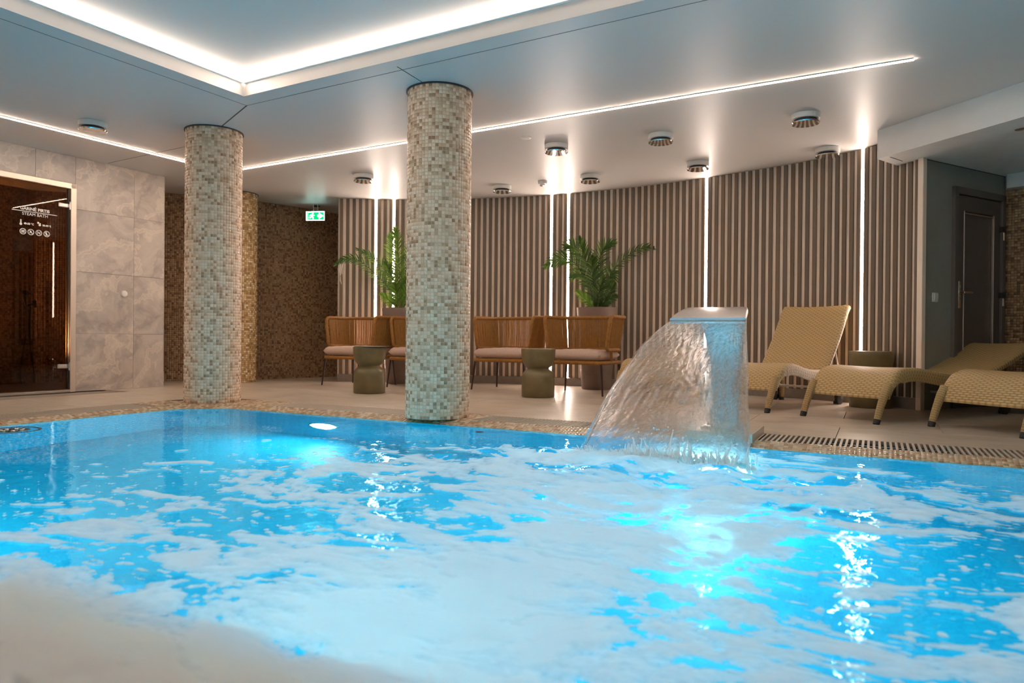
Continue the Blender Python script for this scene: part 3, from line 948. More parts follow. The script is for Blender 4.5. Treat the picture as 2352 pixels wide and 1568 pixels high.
# outer shell behind the camera and beyond the frame
def shell(name, a, b, label):
    a = Vector((*a, 0)); b = Vector((*b, 0)); d = b - a
    m = MB(); m.box((a + b) / 2 + Z3 * (CEIL / 2 + .05), (d.length, .1, CEIL + .2), Matrix.Rotation(atan2(d.y, d.x), 3, 'Z'))
    o = m.build(name, M['beige_wall'], smooth=False); tag(o, label, 'wall', kind='structure')
shell('wall_front', (-8, -2.6), (8.5, -2.6), 'plain wall behind the viewer')
shell('wall_outer_left', (-8, -2.6), (-8, 11.6), 'plain outer wall beyond the steam bath')
shell('wall_outer_right', (8.5, -2.6), (8.5, 11.6), 'plain outer wall beyond the mosaic wall')
shell('wall_outer_back', (-8, 11.6), (8.5, 11.6), 'plain outer wall behind the slat wall')

# ------------------------------------------------------------------ pool basin, coping, grates, floor
UL, UR, VF, VN = -3.16, 5.0, 0.0, -3.35
DEPTH = -1.15
poly = [(UL, VN), (UR, VN), (UR, VF), (UL + .30, VF), (UL, VF - .27)]
basin = empty('pool_basin'); tag(basin, 'blue mosaic tiled pool basin lit from within', 'pool', kind='structure')
for i in range(len(poly)):
    a = P(*poly[i]); b = P(*poly[(i + 1) % len(poly)])
    quad_uv('basin_wall', a, b, DEPTH, -.034, M['pool_tile'], basin)
m = MB(); pts = [P(u, v, DEPTH) for u, v in poly]
m.add(pts, [tuple(range(len(pts)))], [(u, v) for u, v in poly]); m.build('basin_floor', M['pool_tile'], basin, smooth=False)

def sdf(u, v):
    """outward distance from the pool outline"""
    d = np.maximum.reduce([UL - u, u - UR, v - VF, VN - v])
    cx, cy = -.27, .30
    L = sqrt(cx * cx + cy * cy)
    ch = ((u - (UL + .15)) * (-.27) + (v + .135) * .30) / L
    return np.maximum(d, ch)
CW, GO = .12, .46
def cop_z(d):
    return np.where(d < CW, -.033 + .033 * np.clip(d / CW, 0, 1), 0.0)
coping = empty('pool_coping'); tag(coping, 'beige brown mosaic edge of the pool sloping into the water', 'pool edge', kind='structure')
PLU0, PLU1 = .985, 1.372
mid_gr = [(-2.55, -1.02), (-.58, PLU0 - .01), (PLU1 + .012, 4.2)]
lef_gr = (-3.0, -.36)
uu, vv = np.meshgrid(np.arange(UL - GO, UR, .025) + .0125, np.arange(VN - .9, GO, .025) + .0125)
uu = uu.ravel(); vv = vv.ravel()
d = sdf(uu, vv)
keep = (d > .004) & (uu < UR - .05)
near = vv < VN
ingr = np.zeros(len(uu), bool)
for a, b in mid_gr: ingr |= (uu > a - .006) & (uu < b + .006) & (vv > CW) & (vv < GO)
ingr |= (vv > lef_gr[0]) & (vv < lef_gr[1]) & (uu < UL - CW) & (uu > UL - GO)
keep &= ~ingr & ~((uu > PLU0 - .005) & (uu < PLU1 + .005) & (vv > -.0) & (vv < .47) & (d > .1))
keep &= (d < GO) | near
uu, vv, d, near = uu[keep], vv[keep], d[keep], near[keep]
zz = np.where(near, -.045, cop_z(d)) - .0018
C = E0[None] + uu[:, None] * e2 + vv[:, None] * n2v
C = np.concatenate([C, zz[:, None]], 1)
eps = 1e-3
gu = np.where(near, 0, (cop_z(sdf(uu + eps, vv)) - cop_z(d)) / eps); gv = np.where(near, 0, (cop_z(sdf(uu, vv + eps)) - cop_z(d)) / eps)
T = np.stack([e2[0] + 0 * uu, e2[1] + 0 * uu, gu], 1); B = np.stack([n2v[0] + 0 * uu, n2v[1] + 0 * uu, gv], 1)
T /= np.linalg.norm(T, axis=1)[:, None]; B /= np.linalg.norm(B, axis=1)[:, None]
Nn = np.cross(T, B)
tiles_mesh('mosaic_stones', C, T, B, Nn, .0225, .0018, M['mosaic_coping'], coping)
# grout bed under the stones: fine grid following the slope
us = np.arange(UL - GO, UR + .01, .04); vs_ = np.concatenate([np.arange(VN - 1.0, GO + .001, .02)])
Ug, Vg = np.meshgrid(us, vs_); dg_ = sdf(Ug, Vg)
Zg = np.where(Vg < VN, -.045, cop_z(dg_)) - .0024
V3 = np.concatenate([(E0 + Ug[..., None] * e2 + Vg[..., None] * n2v), Zg[..., None]], -1).reshape(-1, 3)
nr_, nc_ = Ug.shape
idx = np.arange(nr_ * nc_).reshape(nr_, nc_)
F = np.stack([idx[:-1, :-1], idx[:-1, 1:], idx[1:, 1:], idx[1:, :-1]], -1).reshape(-1, 4)
uc = (Ug[:-1, :-1] + .02).ravel(); vc = (Vg[:-1, :-1] + .01).ravel(); dc = sdf(uc, vc)
kp = (dc > -.012) & ((dc < GO) | (vc < VN)) & (uc < UR)
ch_ = np.zeros(len(uc), bool)
for a, b in mid_gr: ch_ |= (uc > a) & (uc < b) & (vc > CW) & (vc < GO)
ch_ |= (vc > lef_gr[0]) & (vc < lef_gr[1]) & (uc < UL - CW) & (uc > UL - GO)
np_mesh('grout_bed', V3, F[kp & ~ch_], M['grout'], coping)
# beige ledge sloping down under water along the near edge
nl = 7
lu, lv = np.meshgrid(np.arange(UL + .02, UR, .025), np.arange(nl))
lu = lu.ravel(); lv = lv.ravel()
lz = -.052 - .0035 * lv - .0010 * lv ** 2
Cl = np.concatenate([E0[None] + lu[:, None] * e2 + (VN + .012 + .024 * lv)[:, None] * n2v, lz[:, None]], 1)
sl = -(.0035 + .0020 * lv) / .024
Tl = np.tile((e2[0], e2[1], 0), (len(lu), 1)); Bl = np.stack([n2v[0] + 0 * sl, n2v[1] + 0 * sl, sl], 1); Bl /= np.linalg.norm(Bl, axis=1)[:, None]
tiles_mesh('ledge_stones', Cl, Tl, Bl, np.cross(Tl, Bl), .0225, .0018, M['mosaic_coping'], coping)
m = MB()
m.grid([[P(UL + .01, VN + .024 * k, -.054 - .0035 * k - .001 * k * k), P(UR, VN + .024 * k, -.054 - .0035 * k - .001 * k * k)] for k in range(nl + 1)])
m.build('ledge_bed', M['grout'], coping)
# outlet channel below the grates
m = MB(); m.box(P((UL - GO + 5) / 2, (CW + GO) / 2, -.075), (5 + GO - UL, GO - CW + .02, .01), RP)
m.box(P(UL - (CW + GO) / 2, (VN + CW) / 2, -.075), (GO - CW + .02, 3.4, .01), RP)
m.build('channel', M['channel'], coping, smooth=False)

def grate(label, along_u, a, b):
    """bars across the channel; the thing's empty sits at one end"""
    pitch = .028
    n = int((b - a) / pitch)
    w = GO - CW
    if along_u: root = empty('pool_grate', P(a, CW, 0)); root.rotation_euler = (0, 0, -ANG)
    else: root = empty('pool_grate', P(UL - CW, a, 0)); root.rotation_euler = (0, 0, -ANG + pi / 2)
    tag(root, label, 'grate', 'overflow grates along the pool')
    m = MB(); m.box((0, 0, .0085), (.0135, w - .012, .0035), None, .001); m.box((0, 0, -.003), (.0045, w - .012, .019))
    b0 = m.build('bar', M['grate'], root, smooth=False)
    for i in range(n):
        o = b0 if i == 0 else link_mesh('bar', b0.data, root)
        o.location = ((i + .5) * pitch, w / 2, -.011)
    for y in (.09, .20):
        m = MB(); m.tube([(0, y, -.018), (n * pitch, y, -.018)], .004, 6); m.build('rod', M['steel'], root)
    for y in (.002, w - .002):
        m = MB(); m.box((n * pitch / 2, y, -.012), (n * pitch, .006, .022)); m.build('side_rail', M['grate'], root, smooth=False)
    m = MB(); m.box((n * pitch / 2, w / 2, -.066), (n * pitch, w - .02, .008)); m.build('channel_bed', M['channel'], root, smooth=False)
grate('slatted beige overflow grate between the two front pillars', True, *mid_gr[0])
grate('slatted beige overflow grate from the large pillar to the waterfall', True, *mid_gr[1])
grate('slatted beige overflow grate in front of the sun loungers', True, *mid_gr[2])
grate('slatted beige overflow grate in front of the glass steam bath door', False, *lef_gr)

# floor: base slabs round the pool and stone tiles on them
floor = empty('floor'); tag(floor, 'pale warm stone tiled pool deck', 'floor', kind='structure')
def pbox(mb, u0, u1, v0, v1, z0, z1, b=0):
    mb.box(P((u0 + u1) / 2, (v0 + v1) / 2, (z0 + z1) / 2), (u1 - u0, v1 - v0, z1 - z0), RP, b)
m = MB()
pbox(m, -10, 12, GO, 12, -.12, -.009); pbox(m, -10, UL - GO, -12, GO, -.12, -.009); pbox(m, UR, 12, -12, GO, -.12, -.009)
pbox(m, UL - GO, UR, -12, VN - .9, -.12, -.009)
m.build('screed', M['floor_grout'], floor, smooth=False)
tl_ = {}
def floor_tile(u0, u1, v0, v1):
    g = .0018
    key = (round(u1 - u0, 4), round(v1 - v0, 4))
    if key not in tl_:
        m = MB(); m.box((0, 0, 0), (u1 - u0 - 2 * g, v1 - v0 - 2 * g, .010), None, .0012)
        o = m.build('tile', M['floor_tile'], floor, smooth=False); tl_[key] = o.data
    else: o = link_mesh('tile', tl_[key], floor)
    o.location = P((u0 + u1) / 2, (v0 + v1) / 2, -.005 + random.uniform(-.0003, .0003))
    o.rotation_euler = (0, 0, -ANG)
for r in range(12):
    for c_ in range(12):
        u0 = -6.62 + 1.2 * c_ + (.6 if r % 2 else 0); v0 = GO + .6 * r
        q = P(u0 + .6, v0 + .3)
        rad = sqrt((q.x - AC[0]) ** 2 + (q.y - AC[1]) ** 2)
        if rad > AR + .5 and q.x > -2.2: continue
        if q.x > 6.5 or q.y > 11.5: continue
        floor_tile(u0, u0 + 1.2, v0, v0 + .6)
for c_ in range(2):
    for r in range(5):
        floor_tile(UL - GO - .6 * (c_ + 1), UL - GO - .6 * c_, GO - 1.2 * (r + 1), GO - 1.2 * r)
m = MB(); pbox(m, UL - GO, UR, VN - 2.5, VN - .9, -.009, 0); m.build('near_deck', M['floor_tile'], floor, smooth=False)

# waterfall plinth
o = empty('fountain_plinth', P((PLU0 + PLU1) / 2, .235)); o.rotation_euler = (0, 0, -ANG)
tag(o, 'low stone plinth at the pool edge under the waterfall spout', 'plinth')
m = MB(); m.box((0, 0, .022), (PLU1 - PLU0, .47, .052), None, .002); m.build('slab', M['floor_tile'], o, smooth=False)

# underwater lamps
def lamp(u, v, z, dirv, label, r=.12):
    """dirv: +1 lamp on the near wall shining away, -1 lamp on the far wall shining towards the camera"""
    o = empty('pool_lamp', P(u, v, z)); o.rotation_euler = (0, 0, -ANG)
    tag(o, label, 'pool lamp', 'underwater pool lamps')
    m = MB(); m.tube([(0, dirv * .012, 0), (0, dirv * .016, 0)], r, 32); m.build('lens', M['pool_lamp'], o, smooth=False)
    m = MB(); m.tube([(0, 0, 0), (0, dirv * .004, 0), (0, dirv * .010, 0)], [r * 1.3, r * 1.3, r * 1.15], 32); m.build('bezel', M['steel'], o, smooth=False)
lamp(-1.80, VF, -.62, -1, 'glowing white underwater lamp in the far pool wall between the pillars', .12)
lamp(1.12, VF, -.50, -1, 'glowing underwater lamp in the far pool wall below the waterfall', .17)
lamp(-1.5, VN, -.62, 1, 'underwater lamp in the near pool wall toward the left', .12)
lamp(1.0, VN, -.62, 1, 'underwater lamp in the near pool wall below the viewer', .12)
lamp(3.4, VN, -.62, 1, 'underwater lamp in the near pool wall toward the right', .12)

# ------------------------------------------------------------------ water surface and foam
def hash2(ix, iy, seed):
    h = (ix.astype(np.int64) * 374761393 + iy.astype(np.int64) * 668265263 + seed * 974634721) & 0xffffffff
    h = ((h ^ (h >> 13)) * 1274126177) & 0xffffffff
    h = h ^ (h >> 16)
    return (h & 0xffffff) / float(0xffffff)
def vnoise(x, y, seed=0):
    ix = np.floor(x); iy = np.floor(y); fx = x - ix; fy = y - iy
    fx = fx * fx * fx * (fx * (fx * 6 - 15) + 10); fy = fy * fy * fy * (fy * (fy * 6 - 15) + 10)
    a = hash2(ix, iy, seed); b = hash2(ix + 1, iy, seed); c = hash2(ix, iy + 1, seed); d_ = hash2(ix + 1, iy + 1, seed)
    return (a * (1 - fx) + b * fx) * (1 - fy) + (c * (1 - fx) + d_ * fx) * fy
def fbm(x, y, oct=5, seed=0, gain=.5):
    s = 0; amp = 1; tot = 0
    for i in range(oct):
        s = s + amp * vnoise(x, y, seed + i * 17); tot += amp; amp *= gain
        x, y = x * 1.9 * .8 - y * 1.9 * .6 + 3.1, x * 1.9 * .6 + y * 1.9 * .8 + 7.7
    return s / tot
# how thickly the foam lies, read off the photograph and put on the water plane
DENS = [(100, 1050, 0), (300, 1100, .22), (80, 1170, .34), (200, 1000, 0), (500, 1000, 0), (700, 1022, .2), (900, 1032, .52), (600, 1080, .42),
        (800, 1100, .55), (1000, 1050, .62), (1200, 1080, .85), (400, 1200, .42), (600, 1200, .48), (150, 1290, .36), (800, 1230, .62),
        (1000, 1180, .5), (1300, 1150, 1), (1100, 1300, 1), (700, 1310, .8), (400, 1350, .62), (200, 1400, .9), (900, 1450, 1), (600, 1500, 1),
        (100, 1500, 1), (1200, 1500, .95), (1500, 1250, .95), (1500, 1450, .72), (1700, 1140, 1.0), (1800, 1125, .5), (1900, 1080, .12), (1900, 1150, .66), (1960, 1240, .66), (1930, 1330, .6), (1960, 1400, .55),
        (2000, 1200, .52), (2100, 1130, .5), (2300, 1090, 0), (2250, 1200, .4), (2300, 1300, .38), (2100, 1300, .42), (1800, 1300, .48), (1700, 1400, .55),
        (1900, 1450, .42), (2100, 1450, .36), (2300, 1400, .48), (2250, 1530, .46), (1700, 1530, .55), (1450, 1000, 0), (1300, 1015, .1), (1100, 1010, 0),
        (930, 1000, 0), (1150, 1042, .65), (-300, 1100, .2), (-300, 1400, .6), (2600, 1300, .4), (2600, 1100, 0), (0, 985, 0), (1560, 1060, .7), (1400, 1062, .9), (40, 1350, .75), (120, 1400, .95), (20, 1420, 1)]
DP = np.array([level(a, b, WATER)[:2] for a, b, _ in DENS]); DV = np.array([c for _, _, c in DENS])
DLr = np.log(np.hypot(DP[:, 0], DP[:, 1])); DLa = np.arctan2(DP[:, 0], DP[:, 1])
def density(X, Y):
    lr = np.log(np.hypot(X, Y)); la = np.arctan2(X, Y)
    num = np.zeros_like(X); den = np.zeros_like(X)
    for r, a, v_ in zip(DLr, DLa, DV):
        w = 1.0 / ((((lr - r) * 1.3) ** 2 + (la - a) ** 2) + .004) ** 2
        num += w * v_; den += w
    return num / den
LAND = P(1.055, -.82)
def to_uv(X, Y):
    rx = X - E0[0]; ry = Y - E0[1]
    return rx * e2[0] + ry * e2[1], rx * n2v[0] + ry * n2v[1]
def churn(X, Y):
    u, v = to_uv(X, Y)
    lu = np.clip(u, .62, 1.5)
    dd = np.hypot((u - lu), (v + .82) * .9)
    front = np.where(v < -.82, np.exp(-(dd / .75) ** 2), np.exp(-(dd / .14) ** 2))
    return front
def height(X, Y, D_):
    ch = churn(X, Y)
    h = .004 * (fbm(X * 3, Y * 3, 3, 5) - .5) * (.25 + D_)
    h = h + ch * (.030 + .085 * (fbm(X * 5.5 + 3, Y * 5.5, 4, 9, .5) - .42))
    h = h + np.clip(D_ - .45, 0, 1) * (.050 * (fbm(X * 3.6, Y * 3.6, 4, 21) - .5) + .010 * (fbm(X * 16, Y * 16, 3, 31) - .5))
    return WATER + h
def foam_mask(X, Y, D_):
    u, v = to_uv(X, Y)
    wx = fbm(u * 1.6, v * 1.6, 3, 40) - .5; wy = fbm(u * 1.6 + 9, v * 1.6 + 4, 3, 41) - .5
    q = fbm(u * 4.2 + wx * 5.0, v * 8.6 + wy * 5.0, 6, 50, .56)
    small = fbm(u * 13 + wx * 5, v * 24 + wy * 4, 5, 60, .62)
    f = .66 * q + .34 * small
    thr = .685 - .36 * D_
    m_ = (f - thr) * 5.0
    m_ = m_ - (1 - np.clip(D_ / .12, 0, 1)) * 2
    # scattered flecks at the rim of the foam
    fleck = vnoise(u * 34, v * 60, 77) - (1.0 - .16 * np.clip(D_ * 3.0, 0, 1))
    m_ = np.maximum(m_, fleck * 6 * (D_ > .03))
    return np.clip(m_, -1, 1.2)

na, nrd = 620, 720
ang = np.radians(np.linspace(-58, 58, na)); rad = np.exp(np.linspace(np.log(.85), np.log(8.6), nrd))
AA, RR = np.meshgrid(ang, rad)
X = RR * np.sin(AA); Y = RR * np.cos(AA)
Dn = np.clip(density(X, Y), 0, 1)
H = height(X, Y, Dn)
U_, V_ = to_uv(X, Y)
sd = sdf(U_, V_); inside = (sd < .10) | ((V_ < VN) & (V_ > VN - .88) & (U_ > UL - .1))
H = np.where(sd > -.05, np.minimum(H, WATER + .004), H)
FM = foam_mask(X, Y, Dn)
FM = np.clip(FM + .7 * np.clip((VN + .20 - V_) / .14, 0, 1), -1, 1.2)
idx = np.arange(na * nrd).reshape(nrd, na)
F = np.stack([idx[:-1, :-1], idx[:-1, 1:], idx[1:, 1:], idx[1:, :-1]], -1).reshape(-1, 4)
ins = inside.ravel()
fin = ins[F].all(1)
V3 = np.stack([X, Y, H], -1).reshape(-1, 3)
# water: same grid at half density
i2 = idx[::2, ::2]
F2 = np.stack([i2[:-1, :-1], i2[:-1, 1:], i2[1:, 1:], i2[1:, :-1]], -1).reshape(-1, 4)
wat = np_mesh('pool_water', V3, F2[ins[F2].all(1)][:, ::-1], M['water'], smooth=True)
bm = bmesh.new(); bm.from_mesh(wat.data)
bmesh.ops.delete(bm, geom=[v for v in bm.verts if not v.link_faces], context='VERTS')
for f in bm.faces:
    if f.normal.z < 0: f.normal_flip()
bm.to_mesh(wat.data); bm.free()
tag(wat, 'clear bright blue pool water', 'water', kind='stuff')
co = np.empty(len(wat.data.vertices) * 3, np.float32); wat.data.vertices.foreach_get('co', co); co = co.reshape(-1, 3).astype(np.float64)
ca_ = wat.data.attributes.new('chop', 'FLOAT', 'POINT')
dw_ = np.clip(density(co[:, 0], co[:, 1]), 0, 1)
ca_.data.foreach_set('value', (.10 + .45 * dw_ + .2 * churn(co[:, 0], co[:, 1])).astype(np.float32))

fmask = FM.ravel()
Vf = V3.copy(); Vf[:, 2] += .003 + .006 * np.clip(fmask, 0, 1)
far = (V_ > -.01).ravel()
fk = fin & (fmask[F].max(1) > -.16) & ~far[F].any(1)
foam = np_mesh('pool_foam', Vf, F[fk], M['foam'], smooth=True)
fa = foam.data.attributes.new('foam', 'FLOAT', 'POINT'); fa.data.foreach_set('value', fmask.astype(np.float32))
bm = bmesh.new(); bm.from_mesh(foam.data)
bmesh.ops.delete(bm, geom=[v for v in bm.verts if not v.link_faces], context='VERTS')
for f in bm.faces:
    if f.normal.z < 0: f.normal_flip()
bm.to_mesh(foam.data); bm.free()
tag(foam, 'white foam drifting in patches on the blue pool water', 'foam', kind='stuff')

q_ = level(1103, 993, WATER - .004)
o = empty('pool_inlet', q_); tag(o, 'small dark oval inlet fitting at the waterline right of the large pillar', 'inlet')
m = MB(); m.lathe([(.005, .006), (.022, .006), (.028, .003), (.030, -.004), (.028, -.01)], 24); m.build('cover', M['black'], o)
q_ = level(22, 988, WATER)
o = empty('skimmer_lid', q_); tag(o, 'dark round skimmer lid at the water surface by the left pool edge', 'skimmer')
m = MB(); m.lathe([(.005, -.004), (.075, -.004), (.08, -.001), (.11, .002), (.115, -.006)], 36); m.build('lid', M['dark_bronze'], o)
m = MB(); m.lathe([(.155, -.004), (.16, .002), (.172, .002), (.177, -.004)], 44, cap=False); m.build('ring', M['dark_bronze'], o)
for k in range(7):
    a = 2 * pi * k / 7
    m = MB(); m.lathe([(.003, .010), (.010, .008), (.013, .001), (.012, -.004)], 12, (.06 * cos(a) + .02, .06 * sin(a), 0)); m.build('nozzle', M['chrome'], o)
# ------------------------------------------------------------------ waterfall spout and curtain
sp = empty('waterfall_spout', P(1.18, .2, .048)); sp.rotation_euler = (0, 0, -ANG)
tag(sp, 'stainless steel waterfall spout with broad flat lip over the pool', 'fountain')
sec = [(0, 0, .17, .055), (0, .25, .17, .055), (-.005, .44, .19, .052), (-.05, .585, .235, .048), (-.13, .672, .29, .043), (-.24, .702, .335, .038),
       (-.34, .692, .368, .032), (-.44, .668, .392, .026), (-.525, .642, .405, .020)]
def rrect(w, th, n=5):
    r = th * .48; out = []
    for cx, cy, a0 in ((w / 2 - r, th / 2 - r, 0), (-w / 2 + r, th / 2 - r, 90), (-w / 2 + r, -th / 2 + r, 180), (w / 2 - r, -th / 2 + r, 270)):
        for k in range(n): a = radians(a0 + 90 * k / (n - 1)); out.append((cx + r * cos(a), cy + r * sin(a)))
    return out
ctr = spline([(0, y, z) for y, z, w, t_ in sec], 4)
ws = np.interp(np.linspace(0, len(sec) - 1, len(ctr)), range(len(sec)), [s_[2] for s_ in sec]); ts = np.interp(np.linspace(0, len(sec) - 1, len(ctr)), range(len(sec)), [s_[3] for s_ in sec])
rings = []
for i, c in enumerate(ctr):
    a = ctr[max(0, i - 1)]; b_ = ctr[min(len(ctr) - 1, i + 1)]; tg_ = (b_ - a).normalized()
    nn = Vector((1, 0, 0)).cross(tg_)
    rings.append([c + Vector((x, 0, 0)) + nn * y for x, y in rrect(ws[i], ts[i])])
m = MB(); m.loft(rings); m.build('neck', M['steel'], sp, ang=50)
m = MB(); m.box((0, 0, .006), (.26, .14, .012), None, .003); m.build('base_plate', M['steel'], sp, smooth=False)
for sx in (-1, 1):
    for sy in (-1, 1):
        m = MB(); m.tube([(sx * .105, sy * .05, .012), (sx * .105, sy * .05, .020)], .008, 8); m.build('bolt', M['chrome'], sp)
m = MB(); m.box((0, -.5275, .628), (.40, .012, .010), None, .003); m.build('lip', M['chrome'], sp, smooth=False)

cur = empty('water_curtain', P(1.18, -.325, .68)); cur.rotation_euler = (0, 0, -ANG)
tag(cur, 'curtain of clear falling water spreading from the steel spout into the pool', 'water')
NA, NT_ = 150, 190
aa = np.linspace(-1, 1, NA); tt = np.linspace(0, 1.0, NT_)
A_, T_ = np.meshgrid(aa, tt)
def cpos(a, t_):
    x = .2 * a + (-.125 + .225 * a) * t_
    y = -.005 - .48 * t_ + .02 * t_ * np.cos(a * 1.5)
    z = -.30 * t_ - .42 * t_ * t_
    return np.stack([x, y, z], -1)
Pm = cpos(A_, T_)
rip = (fbm(A_ * 5 + 2, T_ * 7.0, 4, 100, .6) - .5) * .026 * np.clip(T_ * 5, .15, 1) + (fbm(A_ * 26, T_ * 9, 3, 110) - .5) * .012 * np.clip(T_ * 5, .1, 1)
edge = np.exp(-((1 - np.abs(A_)) / .035) ** 2)
th = .004 + .006 * fbm(A_ * 14, T_ * 4, 3, 130) + .016 * edge * np.clip(T_ * 4, .2, 1)
xw = (fbm(A_ * 3, T_ * 6, 3, 140) - .5) * .02 * np.abs(A_) * T_
front = Pm.copy(); front[..., 1] += rip - th; front[..., 0] += xw
back = Pm.copy(); back[..., 1] += rip * .35 + th; back[..., 0] += xw
Vc = np.concatenate([front.reshape(-1, 3), back.reshape(-1, 3)])
ii = np.arange(NA * NT_).reshape(NT_, NA)
f1 = np.stack([ii[:-1, :-1], ii[:-1, 1:], ii[1:, 1:], ii[1:, :-1]], -1).reshape(-1, 4)
off_ = NA * NT_
f2 = (f1 + off_)[:, ::-1]
def strip(a, b): return np.stack([a[:-1], a[1:], b[1:], b[:-1]], -1)
f3 = np.concatenate([strip(ii[0] + off_, ii[0]), strip(ii[-1], ii[-1] + off_), strip(ii[:, 0], ii[:, 0] + off_), strip(ii[:, -1] + off_, ii[:, -1])])
sheet = np_mesh('sheet', Vc, np.concatenate([f1, f2, f3]), M['curtain'], cur, smooth=True)
ul = sheet.data.uv_layers.new(name='UVMap')
vi = np.empty(len(sheet.data.loops), np.int32); sheet.data.loops.foreach_get('vertex_index', vi)
uva = np.stack([A_.ravel() * .5, T_.ravel()], 1); uva = np.concatenate([uva, uva]).astype(np.float32)
ul.data.foreach_set('uv', uva[vi].ravel())
bm = bmesh.new(); bm.from_mesh(sheet.data); bmesh.ops.recalc_face_normals(bm, faces=bm.faces); bm.to_mesh(sheet.data); bm.free()
# white splash thrown up where the curtain meets the pool
m = MB()
for i in range(1300):
    a = random.uniform(-1.02, 1.02)
    base = cpos(np.array(a), np.array(1.0))
    x = base[0] + random.gauss(0, .015); y = base[1] + random.gauss(-.015, .040)
    hgt = abs(random.gauss(0, .036)) * (1.25 if a > -.4 else .6); r = random.uniform(.003, .010)
    z0 = -.712
    if random.random() < .6:
        m.tube([(x, y, z0), (x + random.gauss(0, .008), y - random.uniform(0, .012), z0 + hgt * .6), (x + random.gauss(0, .012), y - random.uniform(0, .02), z0 + hgt + .012)], [r * 1.3, r, r * .3], 6)
    else:
        c = Vector((x + random.gauss(0, .03), y + random.gauss(0, .03), z0 + hgt * 1.6)); rr_ = r * .55
        m.lathe([(rr_ * .1, -rr_), (rr_ * .8, -rr_ * .6), (rr_, 0), (rr_ * .8, rr_ * .6), (rr_ * .1, rr_)], 6, c)
t = NT('white_splash')
p_ = t.n('ShaderNodeBsdfDiffuse'); p_.inputs[0].default_value = (.95, .97, .98, 1)
q_ = t.n('ShaderNodeBsdfTranslucent'); q_.inputs[0].default_value = (.95, .97, .98, 1)
mx = t.n('ShaderNodeMixShader'); mx.inputs[0].default_value = .55
t.l(p_.outputs[0], mx.inputs[1]); t.l(q_.outputs[0], mx.inputs[2])
gl_ = t.n('ShaderNodeBsdfTransparent'); m4 = t.n('ShaderNodeMixShader'); m4.inputs[0].default_value = .35
t.l(mx.outputs[0], m4.inputs[1]); t.l(gl_.outputs[0], m4.inputs[2]); t.l(m4.outputs[0], t.out.inputs[0])
M['splash'] = t.m
o = m.build('splash', M['splash'], cur); o['kind'] = 'stuff'

# ------------------------------------------------------------------ ceiling fittings
def vent(px, py, label, z=CEIL, rad_=.105):
    o = empty('air_valve', level(px, py, z)); tag(o, label, 'vent', 'round ceiling air valves')
    return o
VL = [(210, 281, 'round chrome air valve in the ceiling above the stone tiled wall'), (832, 402, 'round chrome air valve in the ceiling left of the large pillar'),
      (1150, 427, 'round chrome air valve just right of the large pillar, lowest in the row'), (1352, 403, 'round chrome air valve in the ceiling above the right palm'),
      (1274, 333, 'round chrome air valve reflecting two bright light streaks'), (1513, 309, 'round chrome air valve beside the long ceiling light line'),
      (1599, 373, 'round chrome air valve touching the glow above the spout'), (1845, 263, 'largest round chrome air valve, nearest the end of the light line'),
      (1896, 341, 'round chrome air valve at the top edge of the slat wall')]
v0 = None
for px, py, lab in VL:
    if v0 is None:
        v0 = vent(px, py, lab)
        m = MB(); m.lathe([(.104, -.0005), (.108, -.004), (.108, -.042), (.100, -.046), (.09, -.044)], 40); m.build('collar', M['white_plastic'], v0)
        m = MB(); m.lathe([(.085, -.03), (.085, -.068)], 32); m.build('core', M['black'], v0)
        m = MB(); m.lathe([(.05, -.062), (.104, -.066), (.108, -.070), (.104, -.077), (.06, -.081), (.01, -.082)], 40); m.build('disc', M['chrome'], v0)
    else:
        o = dup(v0); o.location = level(px, py, CEIL); o['label'] = lab
sdt = empty('smoke_detector', level(1243, 416, CEIL)); tag(sdt, 'small white smoke detector beside the ceiling light glow', 'smoke detector')
m = MB(); m.lathe([(.052, 0), (.054, -.004), (.050, -.034), (.046, -.036)], 28); m.build('base', M['white_plastic'], sdt)
m = MB(); m.lathe([(.03, -.034), (.033, -.048), (.031, -.056), (.012, -.060)], 24); m.build('sensor', M['steel'], sdt)
fd = empty('ceiling_cover', level(1204, 316.5, CEIL)); tag(fd, 'flat round white ceiling cover beside the long light line', 'cover')
m = MB(); m.lathe([(.05, 0), (.05, -.004), (.045, -.007), (.01, -.007)], 32); m.build('plate', M['white_plastic'], fd)
m = MB(); m.lathe([(.03, -.006), (.03, -.009), (.01, -.0095)], 24); m.build('centre_disc', M['white_plastic'], fd)
dsp = empty('soffit_spotlight', level(2342, 296, SOF)); tag(dsp, 'small unlit round spotlight in the lowered soffit', 'spotlight')
m = MB(); m.lathe([(.045, 0), (.045, -.005), (.033, -.007), (.030, -.003)], 28); m.build('ring', M['alu'], dsp)

# exit sign
ex = level(722, 463, CEIL)
k = (722 - 1176) / 1620
ey = 9.55
exs = empty('exit_sign', (k * ey, ey, CAMZ + (777 - 496 - 4) / 1620 * ey)); exs.rotation_euler = (0, 0, radians(-6))
tag(exs, 'lit green emergency exit sign with running figure and arrow', 'sign')
M['exit_green'] = emit('exit_green', (.0, .50, .13), .40); M['exit_white'] = emit('exit_white', (.62, 1.0, .96), 2.2)
ew, eh = .262, .128
m = MB(); m.box((0, .012, 0), (ew, .024, eh), None, .004); m.build('housing', M['white_plastic'], exs, smooth=False)
m = MB(); m.box((0, -.0015, 0), (ew - .022, .003, eh - .022)); m.build('green_panel', M['exit_green'], exs, smooth=False)
m = MB()
for s in (-1, 1):
    m.box((0, -.002, s * (eh / 2 - .008)), (ew - .006, .004, .009)); m.box((s * (ew / 2 - .008), -.002, 0), (.009, .004, eh - .006))
m.build('glowing_border', M['exit_white'], exs, smooth=False)
y_ = -.0042
def flat(m, pts): m.loft([[(x, y_, z) for x, z in pts], [(x, y_ + .002, z) for x, z in pts]])
